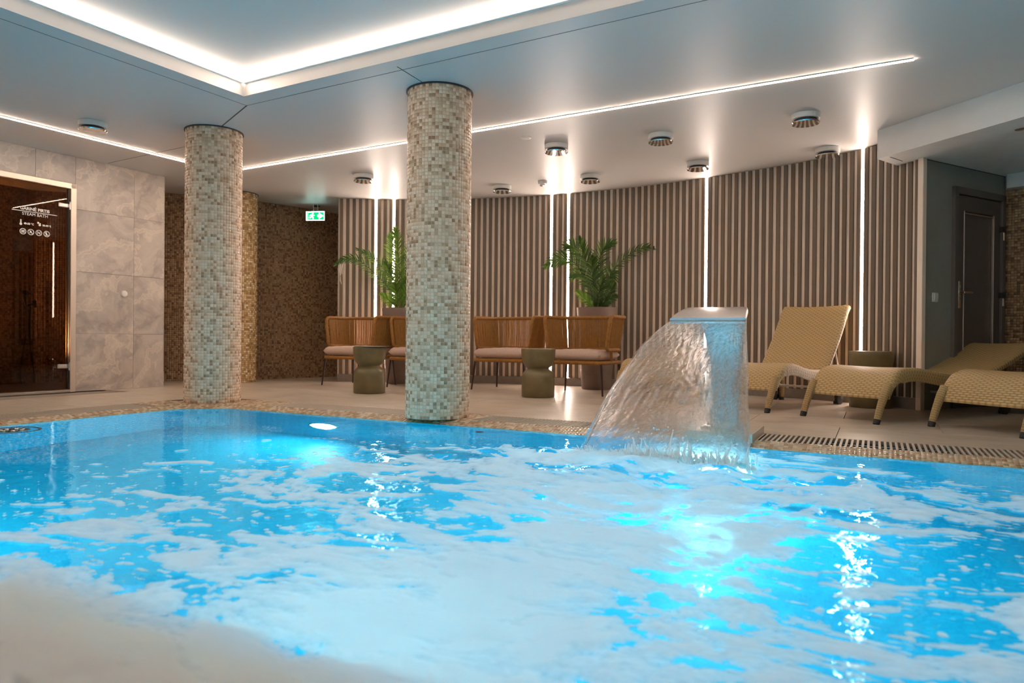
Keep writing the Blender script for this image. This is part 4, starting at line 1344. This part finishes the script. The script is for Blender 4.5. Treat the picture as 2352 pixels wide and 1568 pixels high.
m = MB(); flat(m, [(.03, .014), (.052, .014), (.052, .042), (.112, 0), (.052, -.042), (.052, -.014), (.03, -.014)]); m.build('arrow', M['exit_white'], exs, smooth=False)
m = MB(); flat(m, [(-.105, -.05), (-.105, .05), (-.055, .05), (-.055, .046), (-.101, .046), (-.101, -.05)]); m.build('doorway', M['exit_white'], exs, smooth=False)
m = MB()
flat(m, [(-.034 + .010 * cos(a), .036 + .010 * sin(a)) for a in np.linspace(0, 2 * pi, 12, endpoint=False)])
flat(m, [(-.052, .022), (-.034, .026), (-.024, .012), (-.008, .010), (-.008, .003), (-.028, .004), (-.036, -.004), (-.022, -.018), (-.026, -.046), (-.035, -.046), (-.034, -.022), (-.050, -.012), (-.062, -.030), (-.085, -.030), (-.085, -.022), (-.066, -.020), (-.056, -.002), (-.050, .012), (-.066, .008), (-.076, -.006), (-.083, -.001), (-.070, .016)])
m.build('running_figure', M['exit_white'], exs, smooth=False)
m = MB(); m.tube([(-.03, .012, eh / 2), (-.03, .012, CEIL - exs.location.z)], .006, 8); m.tube([(.03, .012, eh / 2), (.03, .012, CEIL - exs.location.z)], .006, 8); m.build('hanger', M['steel'], exs)
m = MB(); c0 = level(725, 472.5, CEIL) - exs.location
# small dark ceiling cap beside the sign
cc = empty('ceiling_sensor', level(725, 473, CEIL)); tag(cc, 'tiny dark round sensor in the ceiling above the exit sign', 'sensor')
m = MB(); m.lathe([(.05, 0), (.05, -.006), (.04, -.012), (.01, -.013)], 20); m.build('cap', M['black'], cc)

# ------------------------------------------------------------------ water dispenser and low grey cabinet in the niche
wx = level(412, 869, 0)
wdp = empty('water_dispenser', (wx.x + .02, wx.y + .0, 0)); wdp.rotation_euler = (0, 0, radians(24))
tag(wdp, 'tall silver water dispenser half hidden behind the left pillar', 'water dispenser')
m = MB(); m.box((0, .15, .5), (.30, .29, 1.0), None, .012); m.build('body', M['black'], wdp, smooth=False)
M['silver'] = plain('silver_plastic', (.48, .47, .47), .35, .4)
m = MB(); m.box((0, -.004, .98), (.28, .02, .06), None, .004)
for s in (-1, 1): m.box((s * .125, -.004, .5), (.03, .02, .98), None, .004)
m.box((0, -.004, .68), (.22, .02, .16), None, .004)
m.box((0, -.004, .555), (.22, .02, .02)); m.build('front_frame', M['silver'], wdp, smooth=False)
m = MB(); m.box((0, -.002, .29), (.22, .02, .5), None, .004); m.build('lower_door', plain('champagne_panel', (.42, .33, .22), .35, .5), wdp, smooth=False)
m = MB(); m.box((0, .0, .86), (.21, .012, .16)); m.build('niche', M['black'], wdp, smooth=False)
m = MB(); m.box((0, -.02, .79), (.2, .04, .02), None, .004); m.build('drip_tray', M['silver'], wdp, smooth=False)
m = MB(); m.box((.05, -.0165, .74), (.12, .003, .02)); m.build('blue_light', emit('dispenser_blue', (.15, .25, 1.0), 3.0), wdp, smooth=False)
m = MB(); m.tube([(-.06, -.014, .69), (-.06, -.018, .69)], .014, 14); m.build('logo_button', plain('amber_button', (.6, .28, .03), .4), wdp, smooth=False)
gx = level(386, 875, 0)
gc = empty('low_cabinet', (gx.x - .04, gx.y - .32, 0)); gc.rotation_euler = (0, 0, radians(24))
tag(gc, 'low plain grey cabinet between the stone wall corner and water dispenser', 'cabinet')
M['grey_lam'] = plain('grey_laminate', (.30, .29, .28), .5)
m = MB(); m.box((0, .1, .39), (.26, .24, .52), None, .005); m.build('body', M['grey_lam'], gc, smooth=False)
m = MB(); m.box((0, .1, .065), (.26, .24, .13), None, .005); m.build('plinth', M['white_plastic'], gc, smooth=False)

# ------------------------------------------------------------------ rope armchairs
def make_chair():
    root = empty('rope_armchair')
    sw_, sd_ = .31, .225                    # half leg span, half leg depth (front is -y)
    # seat frame
    def rr_loop(hx, y0, y1, r, z, n=6):
        pts = []
        for cx, cy, a0 in ((hx - r, y1 - r, 0), (-hx + r, y1 - r, 90), (-hx + r, y0 + r, 180), (hx - r, y0 + r, 270)):
            for k in range(n + 1):
                a = radians(a0 + 90 * k / n); pts.append(Vector((cx + r * cos(a), cy + r * sin(a), z)))
        return pts
    m = MB(); m.tube(rr_loop(.325, -.27, .27, .07, .335), .020, 10, closed=True); m.build('seat_frame', M['rope'], root)
    m = MB()
    for i in range(22):
        y = -.25 + .5 * i / 21
        m.tube([(-.32, y, .338), (0, y, .330), (.32, y, .338)], .006, 5)
    o = m.build('seat_webbing', M['cord'], root); o['kind'] = 'stuff'
    # cushion
    hx, y0, y1 = .315, -.285, .25
    P_ = []; n1, n2_ = 28, 26
    def cush(u, v, top):
        x = -hx + 2 * hx * u; y = y0 + (y1 - y0) * v
        e = min(u, 1 - u) * 2 * hx; f = min(v, 1 - v) * (y1 - y0)
        ed = 1 - max(0, 1 - min(e, f) / .055) ** 2.2
        wr = .004 * sin(23 * u + 7 * v) * sin(17 * v)
        hgt = (.050 * ed + .012 * sin(pi * u) * sin(pi * v) + wr * ed) if top else -.050 * ed
        return Vector((x, y, .412 + hgt))
    m = MB()
    for top in (True, False):
        m.grid([[cush(i / n1, j / n2_, top) for j in range(n2_ + 1)] for i in range(n1 + 1)])
    cu_ = m.build('cushion', M['cushion'], root, ang=70)
    bmm = bmesh.new(); bmm.from_mesh(cu_.data); bmesh.ops.remove_doubles(bmm, verts=bmm.verts, dist=.0005); bmesh.ops.recalc_face_normals(bmm, faces=bmm.faces); bmm.to_mesh(cu_.data); bmm.free()
    for p_ in cu_.data.polygons: p_.use_smooth = True
    m = MB(); m.tube(rr_loop(hx - .004, y0 + .004, y1 - .004, .02, .413), .0035, 6, closed=True); m.build('piping', M['cushion'], cu_)
    # back loop: U-shaped top and bottom rails joined by rounded front ends
    def U(off, z, n):
        hx_, yb, yf, r = .335 + off, .27 + off * .6, -.12, .11
        pts = [Vector((-hx_, yf + (yb - r - yf) * k / 6, z)) for k in range(6)]
        pts += [Vector((-hx_ + r - r * cos(radians(90 * k / 6)), yb - r + r * sin(radians(90 * k / 6)), z)) for k in range(7)]
        pts += [Vector((-hx_ + r + (2 * hx_ - 2 * r) * k / 8, yb, z)) for k in range(1, 8)]
        pts += [Vector((hx_ - r + r * sin(radians(90 * k / 6)), yb - r + r * cos(radians(90 * k / 6)), z)) for k in range(7)]
        pts += [Vector((hx_, yb - r - (yb - r - yf) * k / 6, z)) for k in range(1, 7)]
        return pts
    zt, zb = .815, .468
    top = U(.045, zt, 0); bot = U(.0, zb, 0)
    ft = lambda p, dz, dy: Vector((p.x, p.y + dy, p.z + dz))
    loop = list(top)
    e_t = top[-1]; e_b = bot[-1]
    def front_end(t, b_):
        out = []
        for k in range(1, 5):
            a = radians(90 * k / 5); out.append(Vector((t.x + (b_.x - t.x) * .02 * k, t.y - .05 * sin(a), t.z - .05 * (1 - cos(a)))))
        for k in range(1, 6):
            f = k / 6; out.append(Vector((t.x + (b_.x - t.x) * (.1 + .8 * f), t.y - .05, t.z - .05 - (t.z - b_.z - .10) * f)))
        for k in range(1, 5):
            a = radians(90 * k / 5); out.append(Vector((t.x + (b_.x - t.x) * (.9 + .02 * k), t.y - .05 * cos(a), b_.z + .05 - .05 * sin(a))))
        return out
    loop += front_end(top[-1], bot[-1]) + list(reversed(bot)) + list(reversed(front_end(top[0], bot[0])))
    m = MB(); m.tube(loop, .019, 10, closed=True); m.build('back_frame', M['rope'], root)
    # cords strung between the rails
    def resample(pts, n):
        d_ = [0]
        for a, b_ in zip(pts[:-1], pts[1:]): d_.append(d_[-1] + (b_ - a).length)
        out = []
        for k in range(n):
            t_ = d_[-1] * k / (n - 1)
            i = max(j for j in range(len(d_)) if d_[j] <= t_ + 1e-9); i = min(i, len(pts) - 2)
            f = (t_ - d_[i]) / max(1e-9, d_[i + 1] - d_[i]); out.append(pts[i].lerp(pts[i + 1], f))
        return out
    nC = 92
    tp_ = resample(top, nC); bp_ = resample(bot, nC)
    rnd_ = random.Random(3)
    m = MB()
    for k in range(nC):
        a, b_ = tp_[k], bp_[k]
        side = abs(a.x) > .30
        ofs = [0, 0] if side else [-.0025, .0025]
        jt = rnd_.uniform(-.004, .004)
        mid = a.lerp(b_, .5) + Vector((jt, 0 if side else .012, 0))
        m.tube([a, a.lerp(mid, .5) + Vector((jt * .3, .0, 0)), mid, b_.lerp(mid, .5), b_], .0066 if not side else .0074, 5, cap=False)
    o = m.build('cord_web', M['cord'], root); o['kind'] = 'stuff'
    for s in (-1, 1):
        m = MB(); m.tube([(s * .325, -.02, .345), (s * .333, -.03, .40), (s * .335, -.04, .468)], .017, 8); m.build('arm_support', M['rope'], root)
    m = MB(); m.tube([(-.2, .27, .34), (-.2, .27, .468)], .014, 8); m.tube([(.2, .27, .34), (.2, .27, .468)], .014, 8); m.build('back_support', M['rope'], root)
    for sx in (-1, 1):
        for sy in (-1, 1):
            x, y = sx * sw_, sy * sd_
            m = MB(); m.tube([(x * .97, y * 1.05, .345), (x, y * 1.12, .325), (x * 1.01, y * 1.10, .30), (x * 1.10, y * 1.02 + sy * .045, .0)], [.010, .012, .0125, .0095], 10)
            m.build('leg', M['leg_steel'], root)
    return root
CH = [((-1.85, 8.55), 'mustard rope armchair nearest the brown mosaic wall, left of the first olive table'),
      ((-1.02, 8.28), 'mustard rope armchair partly hidden behind the large mosaic pillar'),
      ((-.02, 8.02), 'mustard rope armchair just right of the large mosaic pillar'),
      ((.76, 7.52), 'mustard rope armchair at the end nearest the waterfall, in front of a planter')]
ch0 = None
CROT = -radians(30)
for i, ((x, y), lab) in enumerate(CH):
    o = make_chair() if ch0 is None else dup(ch0)
    ch0 = ch0 or o
    o.location = (x, y, 0); o.rotation_euler = (0, 0, CROT + radians((1, -1, 0, 0)[i]))
    tag(o, lab, 'armchair', 'rope armchairs along the slat wall')

# ------------------------------------------------------------------ hourglass side tables
def make_table():
    root = empty('side_table')
    m = MB(); m.lathe([(.005, 0), (.155, 0), (.163, .006), (.164, .10), (.162, .19), (.157, .222), (.147, .244), (.128, .264), (.112, .274), (.107, .281), (.106, .287)], 48); m.build('base', M['olive'], root, ang=60)
    m = MB(); m.lathe([(.106, .286), (.110, .290), (.128, .303), (.146, .326), (.158, .354), (.166, .392), (.170, .440), (.171, .474), (.168, .480), (.158, .481), (.005, .479)], 48); m.build('bowl_top', M['olive'], root, ang=60)
    return root
t0 = make_table(); t0.location = (-1.478, 7.33, 0)
tag(t0, 'olive hourglass side table left of the large pillar', 'side table', 'olive hourglass side tables')
t1 = dup(t0); t1.location = (.264, 7.03, 0); t1['label'] = 'olive hourglass side table between the two armchairs right of the pillar'
t2 = dup(t0); t2.location = (3.18, 6.24, 0); t2.scale = (1.07, 1.07, 1.03); t2['label'] = 'olive hourglass side table between sun loungers, half hidden'
tr_ = empty('tray', (-1.478 + .03, 7.33, .4815)); tag(tr_, 'thin dark flat tray lying on the left olive side table', 'tray')
m = MB(); m.lathe([(.01, 0), (.185, 0), (.188, .004), (.182, .005), (.01, .004)], 40); m.build('plate', M['dark_bronze'], tr_)

# ------------------------------------------------------------------ potted palms
def frond(name, pts, mat, parent, n=26, L=.2, w=.014, droop=.35, side=Vector((0, -1, 0)), start=.22, seed=0):
    """rachis through pts (local), leaflets in pairs"""
    r_ = random.Random(seed)
    cv = spline(pts, 10)
    m = MB(); N_ = len(cv)
    m.tube(cv, [.006 * (1 - .75 * i / (N_ - 1)) + .0012 for i in range(N_)], 5)
    for k in range(n):
        f = start + (1 - start) * k / (n - 1)
        i = min(N_ - 2, int(f * (N_ - 1))); p = cv[i].lerp(cv[i + 1], f * (N_ - 1) - i)
        tg = (cv[i + 1] - cv[i]).normalized()
        lat = tg.cross(side).normalized()
        ll = L * (.55 + .45 * sin(pi * min(1, .12 + f * .88))) * (1.0 - .45 * max(0, f - .75) / .25)
        for s in (-1, 1):
            sp_ = radians(54 - 26 * f) + r_.uniform(-.08, .08)
            d0 = (tg * cos(sp_) + lat * s * sin(sp_) + side * r_.uniform(-.05, .30)).normalized()
            q0 = p; q1 = p + d0 * ll * .35
            d1 = (d0 + Vector((0, 0, -droop * .5))).normalized(); q2 = q1 + d1 * ll * .35
            d2 = (d1 + Vector((0, 0, -droop))).normalized(); q3 = q2 + d2 * ll * .32
            wv_ = d0.cross(side)
            if wv_.length < .2: wv_ = lat
            wv_.normalize(); wv_ = (wv_ + side * .25 * s).normalized()
            a = w * (.8 + .4 * r_.random())
            m.add([q0 + wv_ * a * .35, q0 - wv_ * a * .35, q1 + wv_ * a * .5, q1 - wv_ * a * .5, q2 + wv_ * a * .42, q2 - wv_ * a * .42, q3],
                  [(0, 1, 3, 2), (2, 3, 5, 4), (4, 5, 6)])
    return m.build(name, mat, parent, ang=80)
def make_pot(root):
    H_ = .945
    m = MB(); m.lathe([(.15, 0), (.163, .0), (.170, .012), (.233, H_ - .02), (.235, H_), (.222, H_), (.215, H_ - .05)], 48, cap=False); m.build('pot', M['pot'], root, ang=50)
    m = MB(); m.lathe([(.005, H_ - .045), (.12, H_ - .035), (.216, H_ - .05)], 30); m.build('soil', M['soil'], root)
PS = .00506
def palm(loc, label, base_px, fr, bright):
    root = empty('potted_palm', (loc[0], loc[1], 0)); tag(root, label, 'potted palm', 'palms in tall taupe planters')
    make_pot(root)
    bx, by = base_px
    for i, (pts, L, depth, mt, n, dr) in enumerate(fr):
        loc_pts = []
        for k, (x, y) in enumerate(pts):
            f = k / (len(pts) - 1)
            loc_pts.append(Vector(((x - bx) * PS * (loc[1] / 8.2), depth * f ** 1.3 + random.uniform(-.02, .02) * f, .91 + (by - y) * PS * (loc[1] / 8.2))))
        sd_ = Vector((random.uniform(-.25, .25), -1, random.uniform(.0, .35))).normalized()
        frond('frond', loc_pts, M[mt], root, n=n, L=L, droop=dr, side=sd_, seed=i, start=.2)
    m = MB()
    for k in range(9):
        a = random.uniform(0, 2 * pi); r = random.uniform(.01, .05)
        m.tube([(r * cos(a), r * sin(a), .89), (r * 1.5 * cos(a), r * 1.5 * sin(a), .98), (r * 2.2 * cos(a), r * 2.2 * sin(a), 1.08)], [.011, .009, .004], 6)
    m.build('stem_cluster', M['stem'], root)
    return root
F2_ = [([(1362, 702), (1345, 640), (1312, 596), (1278, 590), (1246, 608)], .19, -.22, 'leaf', 26, .30),
       ([(1366, 702), (1356, 640), (1335, 590), (1310, 562), (1290, 560)], .19, -.12, 'leaf', 24, .30),
       ([(1364, 702), (1352, 632), (1332, 580), (1318, 548)], .18, -.30, 'leaf', 22, .22),
       ([(1367, 702), (1368, 640), (1370, 590), (1380, 562), (1402, 549)], .17, -.10, 'leaf', 26, .30),
       ([(1370, 702), (1384, 650), (1408, 606), (1444, 572), (1480, 556), (1502, 560)], .11, .02, 'leaf', 30, .30),
       ([(1362, 702), (1352, 650), (1330, 622), (1306, 628)], .15, .05, 'leaf', 18, .4),
       ([(1370, 702), (1380, 645), (1396, 612), (1404, 626), (1400, 650)], .14, .06, 'leaf', 18, .4),
       ([(1366, 702), (1358, 655), (1350, 610), (1346, 590)], .17, -.34, 'leaf', 20, .25),
       ([(1362, 703), (1352, 690), (1336, 676), (1316, 662)], .12, -.16, 'leaf_bright', 16, .25),
       ([(1366, 703), (1366, 680), (1370, 655), (1374, 632)], .14, -.24, 'leaf', 18, .2),
       ([(1370, 703), (1382, 686), (1392, 665), (1400, 645)], .13, -.2, 'leaf', 16, .25),
       ([(1368, 703), (1378, 690), (1392, 678), (1408, 672)], .11, -.1, 'leaf', 14, .3)]
palm((.985, 8.2), 'potted palm in taupe planter behind the armchair nearest the waterfall', (1367, 704), F2_, False)
F1_ = [([(902, 707), (880, 660), (852, 628), (815, 597), (785, 592), (760, 606)], .12, -.10, 'leaf', 28, .30),
       ([(904, 707), (888, 655), (868, 615), (840, 586), (808, 570)], .13, -.05, 'leaf', 24, .35),
       ([(906, 707), (900, 650), (893, 600), (888, 565), (886, 538)], .17, -.12, 'leaf_bright', 24, .25),
       ([(907, 707), (905, 645), (903, 590), (902, 552), (901, 528)], .18, -.26, 'leaf_bright', 26, .25),
       ([(908, 707), (914, 650), (924, 595), (932, 556)], .17, -.16, 'leaf', 22, .3),
       ([(905, 707), (896, 660), (886, 625), (878, 600)], .16, -.24, 'leaf', 20, .3),
       ([(909, 707), (920, 660), (935, 632), (955, 640)], .16, -.1, 'leaf', 18, .4),
       ([(903, 708), (892, 696), (880, 684), (866, 674)], .12, -.16, 'leaf_bright', 15, .25),
       ([(905, 708), (902, 690), (900, 665), (897, 650)], .14, -.22, 'leaf_bright', 18, .2),
       ([(908, 708), (914, 690), (922, 668), (928, 652)], .14, -.2, 'leaf_bright', 17, .25),
       ([(910, 707), (935, 660), (970, 615), (1005, 600)], .16, -.05, 'leaf', 22, .3),
       ([(909, 707), (925, 650), (942, 600), (956, 560)], .16, 0, 'leaf', 20, .3)]
pp1 = palm((-1.42, 8.93), 'potted palm in taupe planter half hidden behind the large pillar', (905, 710), F1_, True)
m = MB()  # leaflets in one pale tone hanging at the left frond's tip
s1_ = PS * 8.93 / 8.2
for x0, y0, x1, y1, w_ in ((769, 603, 768, 629, .010), (772, 603, 772, 631, .010), (776, 603, 775, 627, .009), (772, 632, 774, 650, .007)):
    z0 = .91 + (710 - y0) * s1_; z1 = .91 + (710 - y1) * s1_
    xa_ = (x0 - 905) * s1_; xb_ = (x1 - 905) * s1_
    m.tube([(xa_, -.10, z0), ((xa_ + xb_) / 2 - .006, -.105, (z0 + z1) / 2), (xb_, -.10, z1)], [w_ * .5, w_, w_ * .6], 6)
o = m.build('pale_leaflets', M['pale_leaf'], pp1); o['label'] = 'pale leaflets hanging from the left frond'

# ------------------------------------------------------------------ rattan sun loungers
def make_lounger(incl, blen=.83, rear=1.82, hinge=1.325):
    root = empty('sun_lounger')
    hw_ = .325
    # local: x across, y from the foot end to the head
    prof = [(.075, .185), (.10, .245), (.135, .30), (.185, .348), (.25, .378), (.34, .392), (.45, .39), (.58, .376), (.75, .352), (.92, .335), (1.10, .328), (1.32, .330)]
    prof = [(y if y < .3 else .3 + (y - .3) * (hinge - .3) / 1.025, z) for y, z in prof]
    cv = spline([(0, y, z) for y, z in prof], 5)
    rows_ = []; uv_ = []; L = 0
    under = []
    for i, c in enumerate(cv):
        if i: L += (c - cv[i - 1]).length
        a = cv[max(0, i - 1)]; b_ = cv[min(len(cv) - 1, i + 1)]; tg = (b_ - a).normalized(); nn = Vector((1, 0, 0)).cross(tg)
        f = min(1, L / .25)
        sk = .035 + .065 * min(1, max(0, (c.y - .075) / .18)) - .02 * max(0, (c.y - .9) / .42)
        row = []; uvr = []
        dip = .006
        xs = [(-hw_, -sk), (-hw_ - .004, -sk * .5), (-hw_, -.022), (-hw_ + .008, -.007), (-hw_ + .024, 0)] + [(-hw_ + .024 + (2 * hw_ - .048) * k / 12, -dip * sin(pi * k / 12)) for k in range(1, 12)] + \
             [(hw_ - .024, 0), (hw_ - .008, -.007), (hw_, -.022), (hw_ + .004, -sk * .5), (hw_, -sk)]
        s_ = 0; prev = None
        for x, d_ in xs:
            q = Vector((x, 0, d_))
            if prev is not None: s_ += (q - prev).length
            prev = q
            row.append(c + Vector((x, 0, 0)) + nn * d_); uvr.append((s_, L + .001))
        rows_.append(row); uv_.append(uvr)
    m = MB(); m.grid(rows_, uv_)
    # inner lining so the shell has thickness
    rows2 = [[p - Vector((0, 0, .012)) if 3 < j < 17 else p + Vector((.014 if p.x < 0 else -.014, 0, 0)) for j, p in enumerate(r)] for r in rows_]
    m.grid(rows2, uv_)
    for a, b_ in ((0, 0), (-1, -1)):
        m.grid([rows_[a], rows2[a]], [uv_[a], uv_[a]])
    for j in (0, -1):
        m.grid([[r[j] for r in rows_], [r[j] for r in rows2]], [[u[j] for u in uv_]] * 2)
    m.build('seat_shell', M['rattan'], root, ang=60)
    # front legs
    for s in (-1, 1):
        x = s * (hw_ - .022)
        m = MB(); m.tube([(x, .0, .03), (x, .018, .08), (x, .045, .14), (x, .08, .21), (x, .12, .27)], [.024, .025, .027, .030, .030], 10)
        lg = m.build('leg', M['rattan'], root)
        m = MB(); m.tube([(x, -.012, .0), (x, .0, .032)], [.023, .025], 10); m.build('foot_cap', M['black'], lg)
    # rear side rails
    for s in (-1, 1):
        x = s * (hw_ - .02)
        m = MB(); m.loft([[Vector((x + dx, y, z + dz)) for dx, dz in ((-.018, -.04), (.018, -.04), (.018, .035), (-.018, .035))] for y, z in ((hinge - .025, .29), (hinge + .12, .285), (rear, .285))],
                         uvs=[(k * .07, y) for y in (0.01, .2, .5) for k in range(4)]); m.build('side_rail', M['rattan'], root, smooth=False)
        xl = s * (hw_ - .055)
        m = MB(); m.tube([(xl, rear - .13, .27), (xl, rear - .12, .15), (xl, rear - .13, .02)], [.026, .026, .024], 10)
        lg = m.build('leg', M['rattan'], root)
        m = MB(); m.tube([(xl, rear - .13, .0), (xl, rear - .13, .03)], .025, 10); m.build('foot_cap', M['black'], lg)
        xw_ = s * (hw_ - .012)
        wy = rear - .17
        m = MB(); m.tube([(xw_ - .018, wy, .07), (xw_ - .012, wy, .07), (xw_ + .012, wy, .07), (xw_ + .018, wy, .07)], [.056, .070, .070, .056], 24); wh = m.build('wheel', M['black'], root)
        m = MB(); m.tube([(xw_ - .022, wy, .07), (xw_ + .022, wy, .07)], .018, 14); m.build('hub', M['steel'], wh)
    m = MB(); m.box((0, rear - .02, .285), (2 * hw_ - .04, .036, .07), None, .008); m.build('end_rail', M['rattan'], root, smooth=False)
    # backrest hinged at y = 1.32
    br_ = []; uvb = []
    nb = 26
    for i in range(nb + 1):
        f = i / nb; l_ = blen * f
        cz = .018 * sin(pi * f) + .02 * max(0, (f - .85) / .15) ** 2
        c = Vector((0, hinge + l_ * cos(incl) + cz * sin(incl), .335 + l_ * sin(incl) - cz * cos(incl)))
        br_.append(c)
    rows_ = []; uvr_ = []; rows2 = []
    for i, c in enumerate(br_):
        a = br_[max(0, i - 1)]; b_ = br_[min(nb, i + 1)]; tg = (b_ - a).normalized(); nn = Vector((1, 0, 0)).cross(tg)
        xs = [(-hw_, -.045), (-hw_ - .003, -.02), (-hw_ + .006, -.006), (-hw_ + .022, 0)] + [(-hw_ + .022 + (2 * hw_ - .044) * k / 10, -.014 * sin(pi * k / 10)) for k in range(1, 10)] + [(hw_ - .022, 0), (hw_ - .006, -.006), (hw_ + .003, -.02), (hw_, -.045)]
        rows_.append([c + Vector((x, 0, 0)) + nn * d_ for x, d_ in xs]); uvr_.append([(x + .5, 2 + blen * i / nb) for x, d_ in xs])
        rows2.append([c + Vector((x * (.94 if abs(x) > .28 else 1), 0, 0)) + nn * (d_ - .016 if abs(x) < hw_ - .01 else -.045) for x, d_ in xs])
    m = MB(); m.grid(rows_, uvr_); m.grid(rows2, uvr_)
    for a in (0, -1): m.grid([rows_[a], rows2[a]], [uvr_[a], uvr_[a]])
    for j in (0, -1): m.grid([[r[j] for r in rows_], [r[j] for r in rows2]], [[u[j] for u in uvr_]] * 2)
    bk = m.build('backrest', M['rattan'], root, ang=60)
    hy = hinge + .42 * cos(incl); hz = .335 + .42 * sin(incl) - .05
    if incl > .5:
        m = MB()
        for s in (-1, 1): m.tube([(s * (hw_ - .06), hy, hz), (s * (hw_ - .06), rear - .08, .30)], .009, 8)
        m.build('prop_strut', M['alu'], root)
    m = MB(); m.tube([(x_, hinge + y_, z_) for x_, y_, z_ in ((-.2, .10, .27), (-.2, .12, .17), (-.17, .13, .155), (.17, .13, .155), (.2, .12, .17), (.2, .10, .27))], .011, 8); m.build('support_hoop', M['white_plastic'], root)
    return root
def place_lounger(o, FL, deg, label):
    th = radians(deg)
    d_ = Vector((sin(th), cos(th), 0)); r = Vector((cos(th), -sin(th), 0))
    c = Vector((*FL, 0)) + r * .303 + d_ * .0
    o.location = c; o.rotation_euler = (0, 0, -th)
    tag(o, label, 'sun lounger', 'rattan sun loungers along the slat wall')
l1 = make_lounger(radians(54), .74, 1.42, .97); place_lounger(l1, (1.665, 6.13), 49, 'woven rattan sun lounger with upright backrest between the waterfall and olive table')
l2 = make_lounger(radians(19)); place_lounger(l2, (2.27, 5.47), 61, 'woven rattan sun lounger with low backrest in front of the grey door')
l3 = dup(l2); place_lounger(l3, (2.89, 4.84), 68, 'woven rattan sun lounger cut off by the frame, nearest the overflow grate')
l0 = make_lounger(radians(22), .5, 1.30, .90); place_lounger(l0, (1.0, 6.68), 26, 'woven rattan sun lounger mostly hidden behind the falling water')
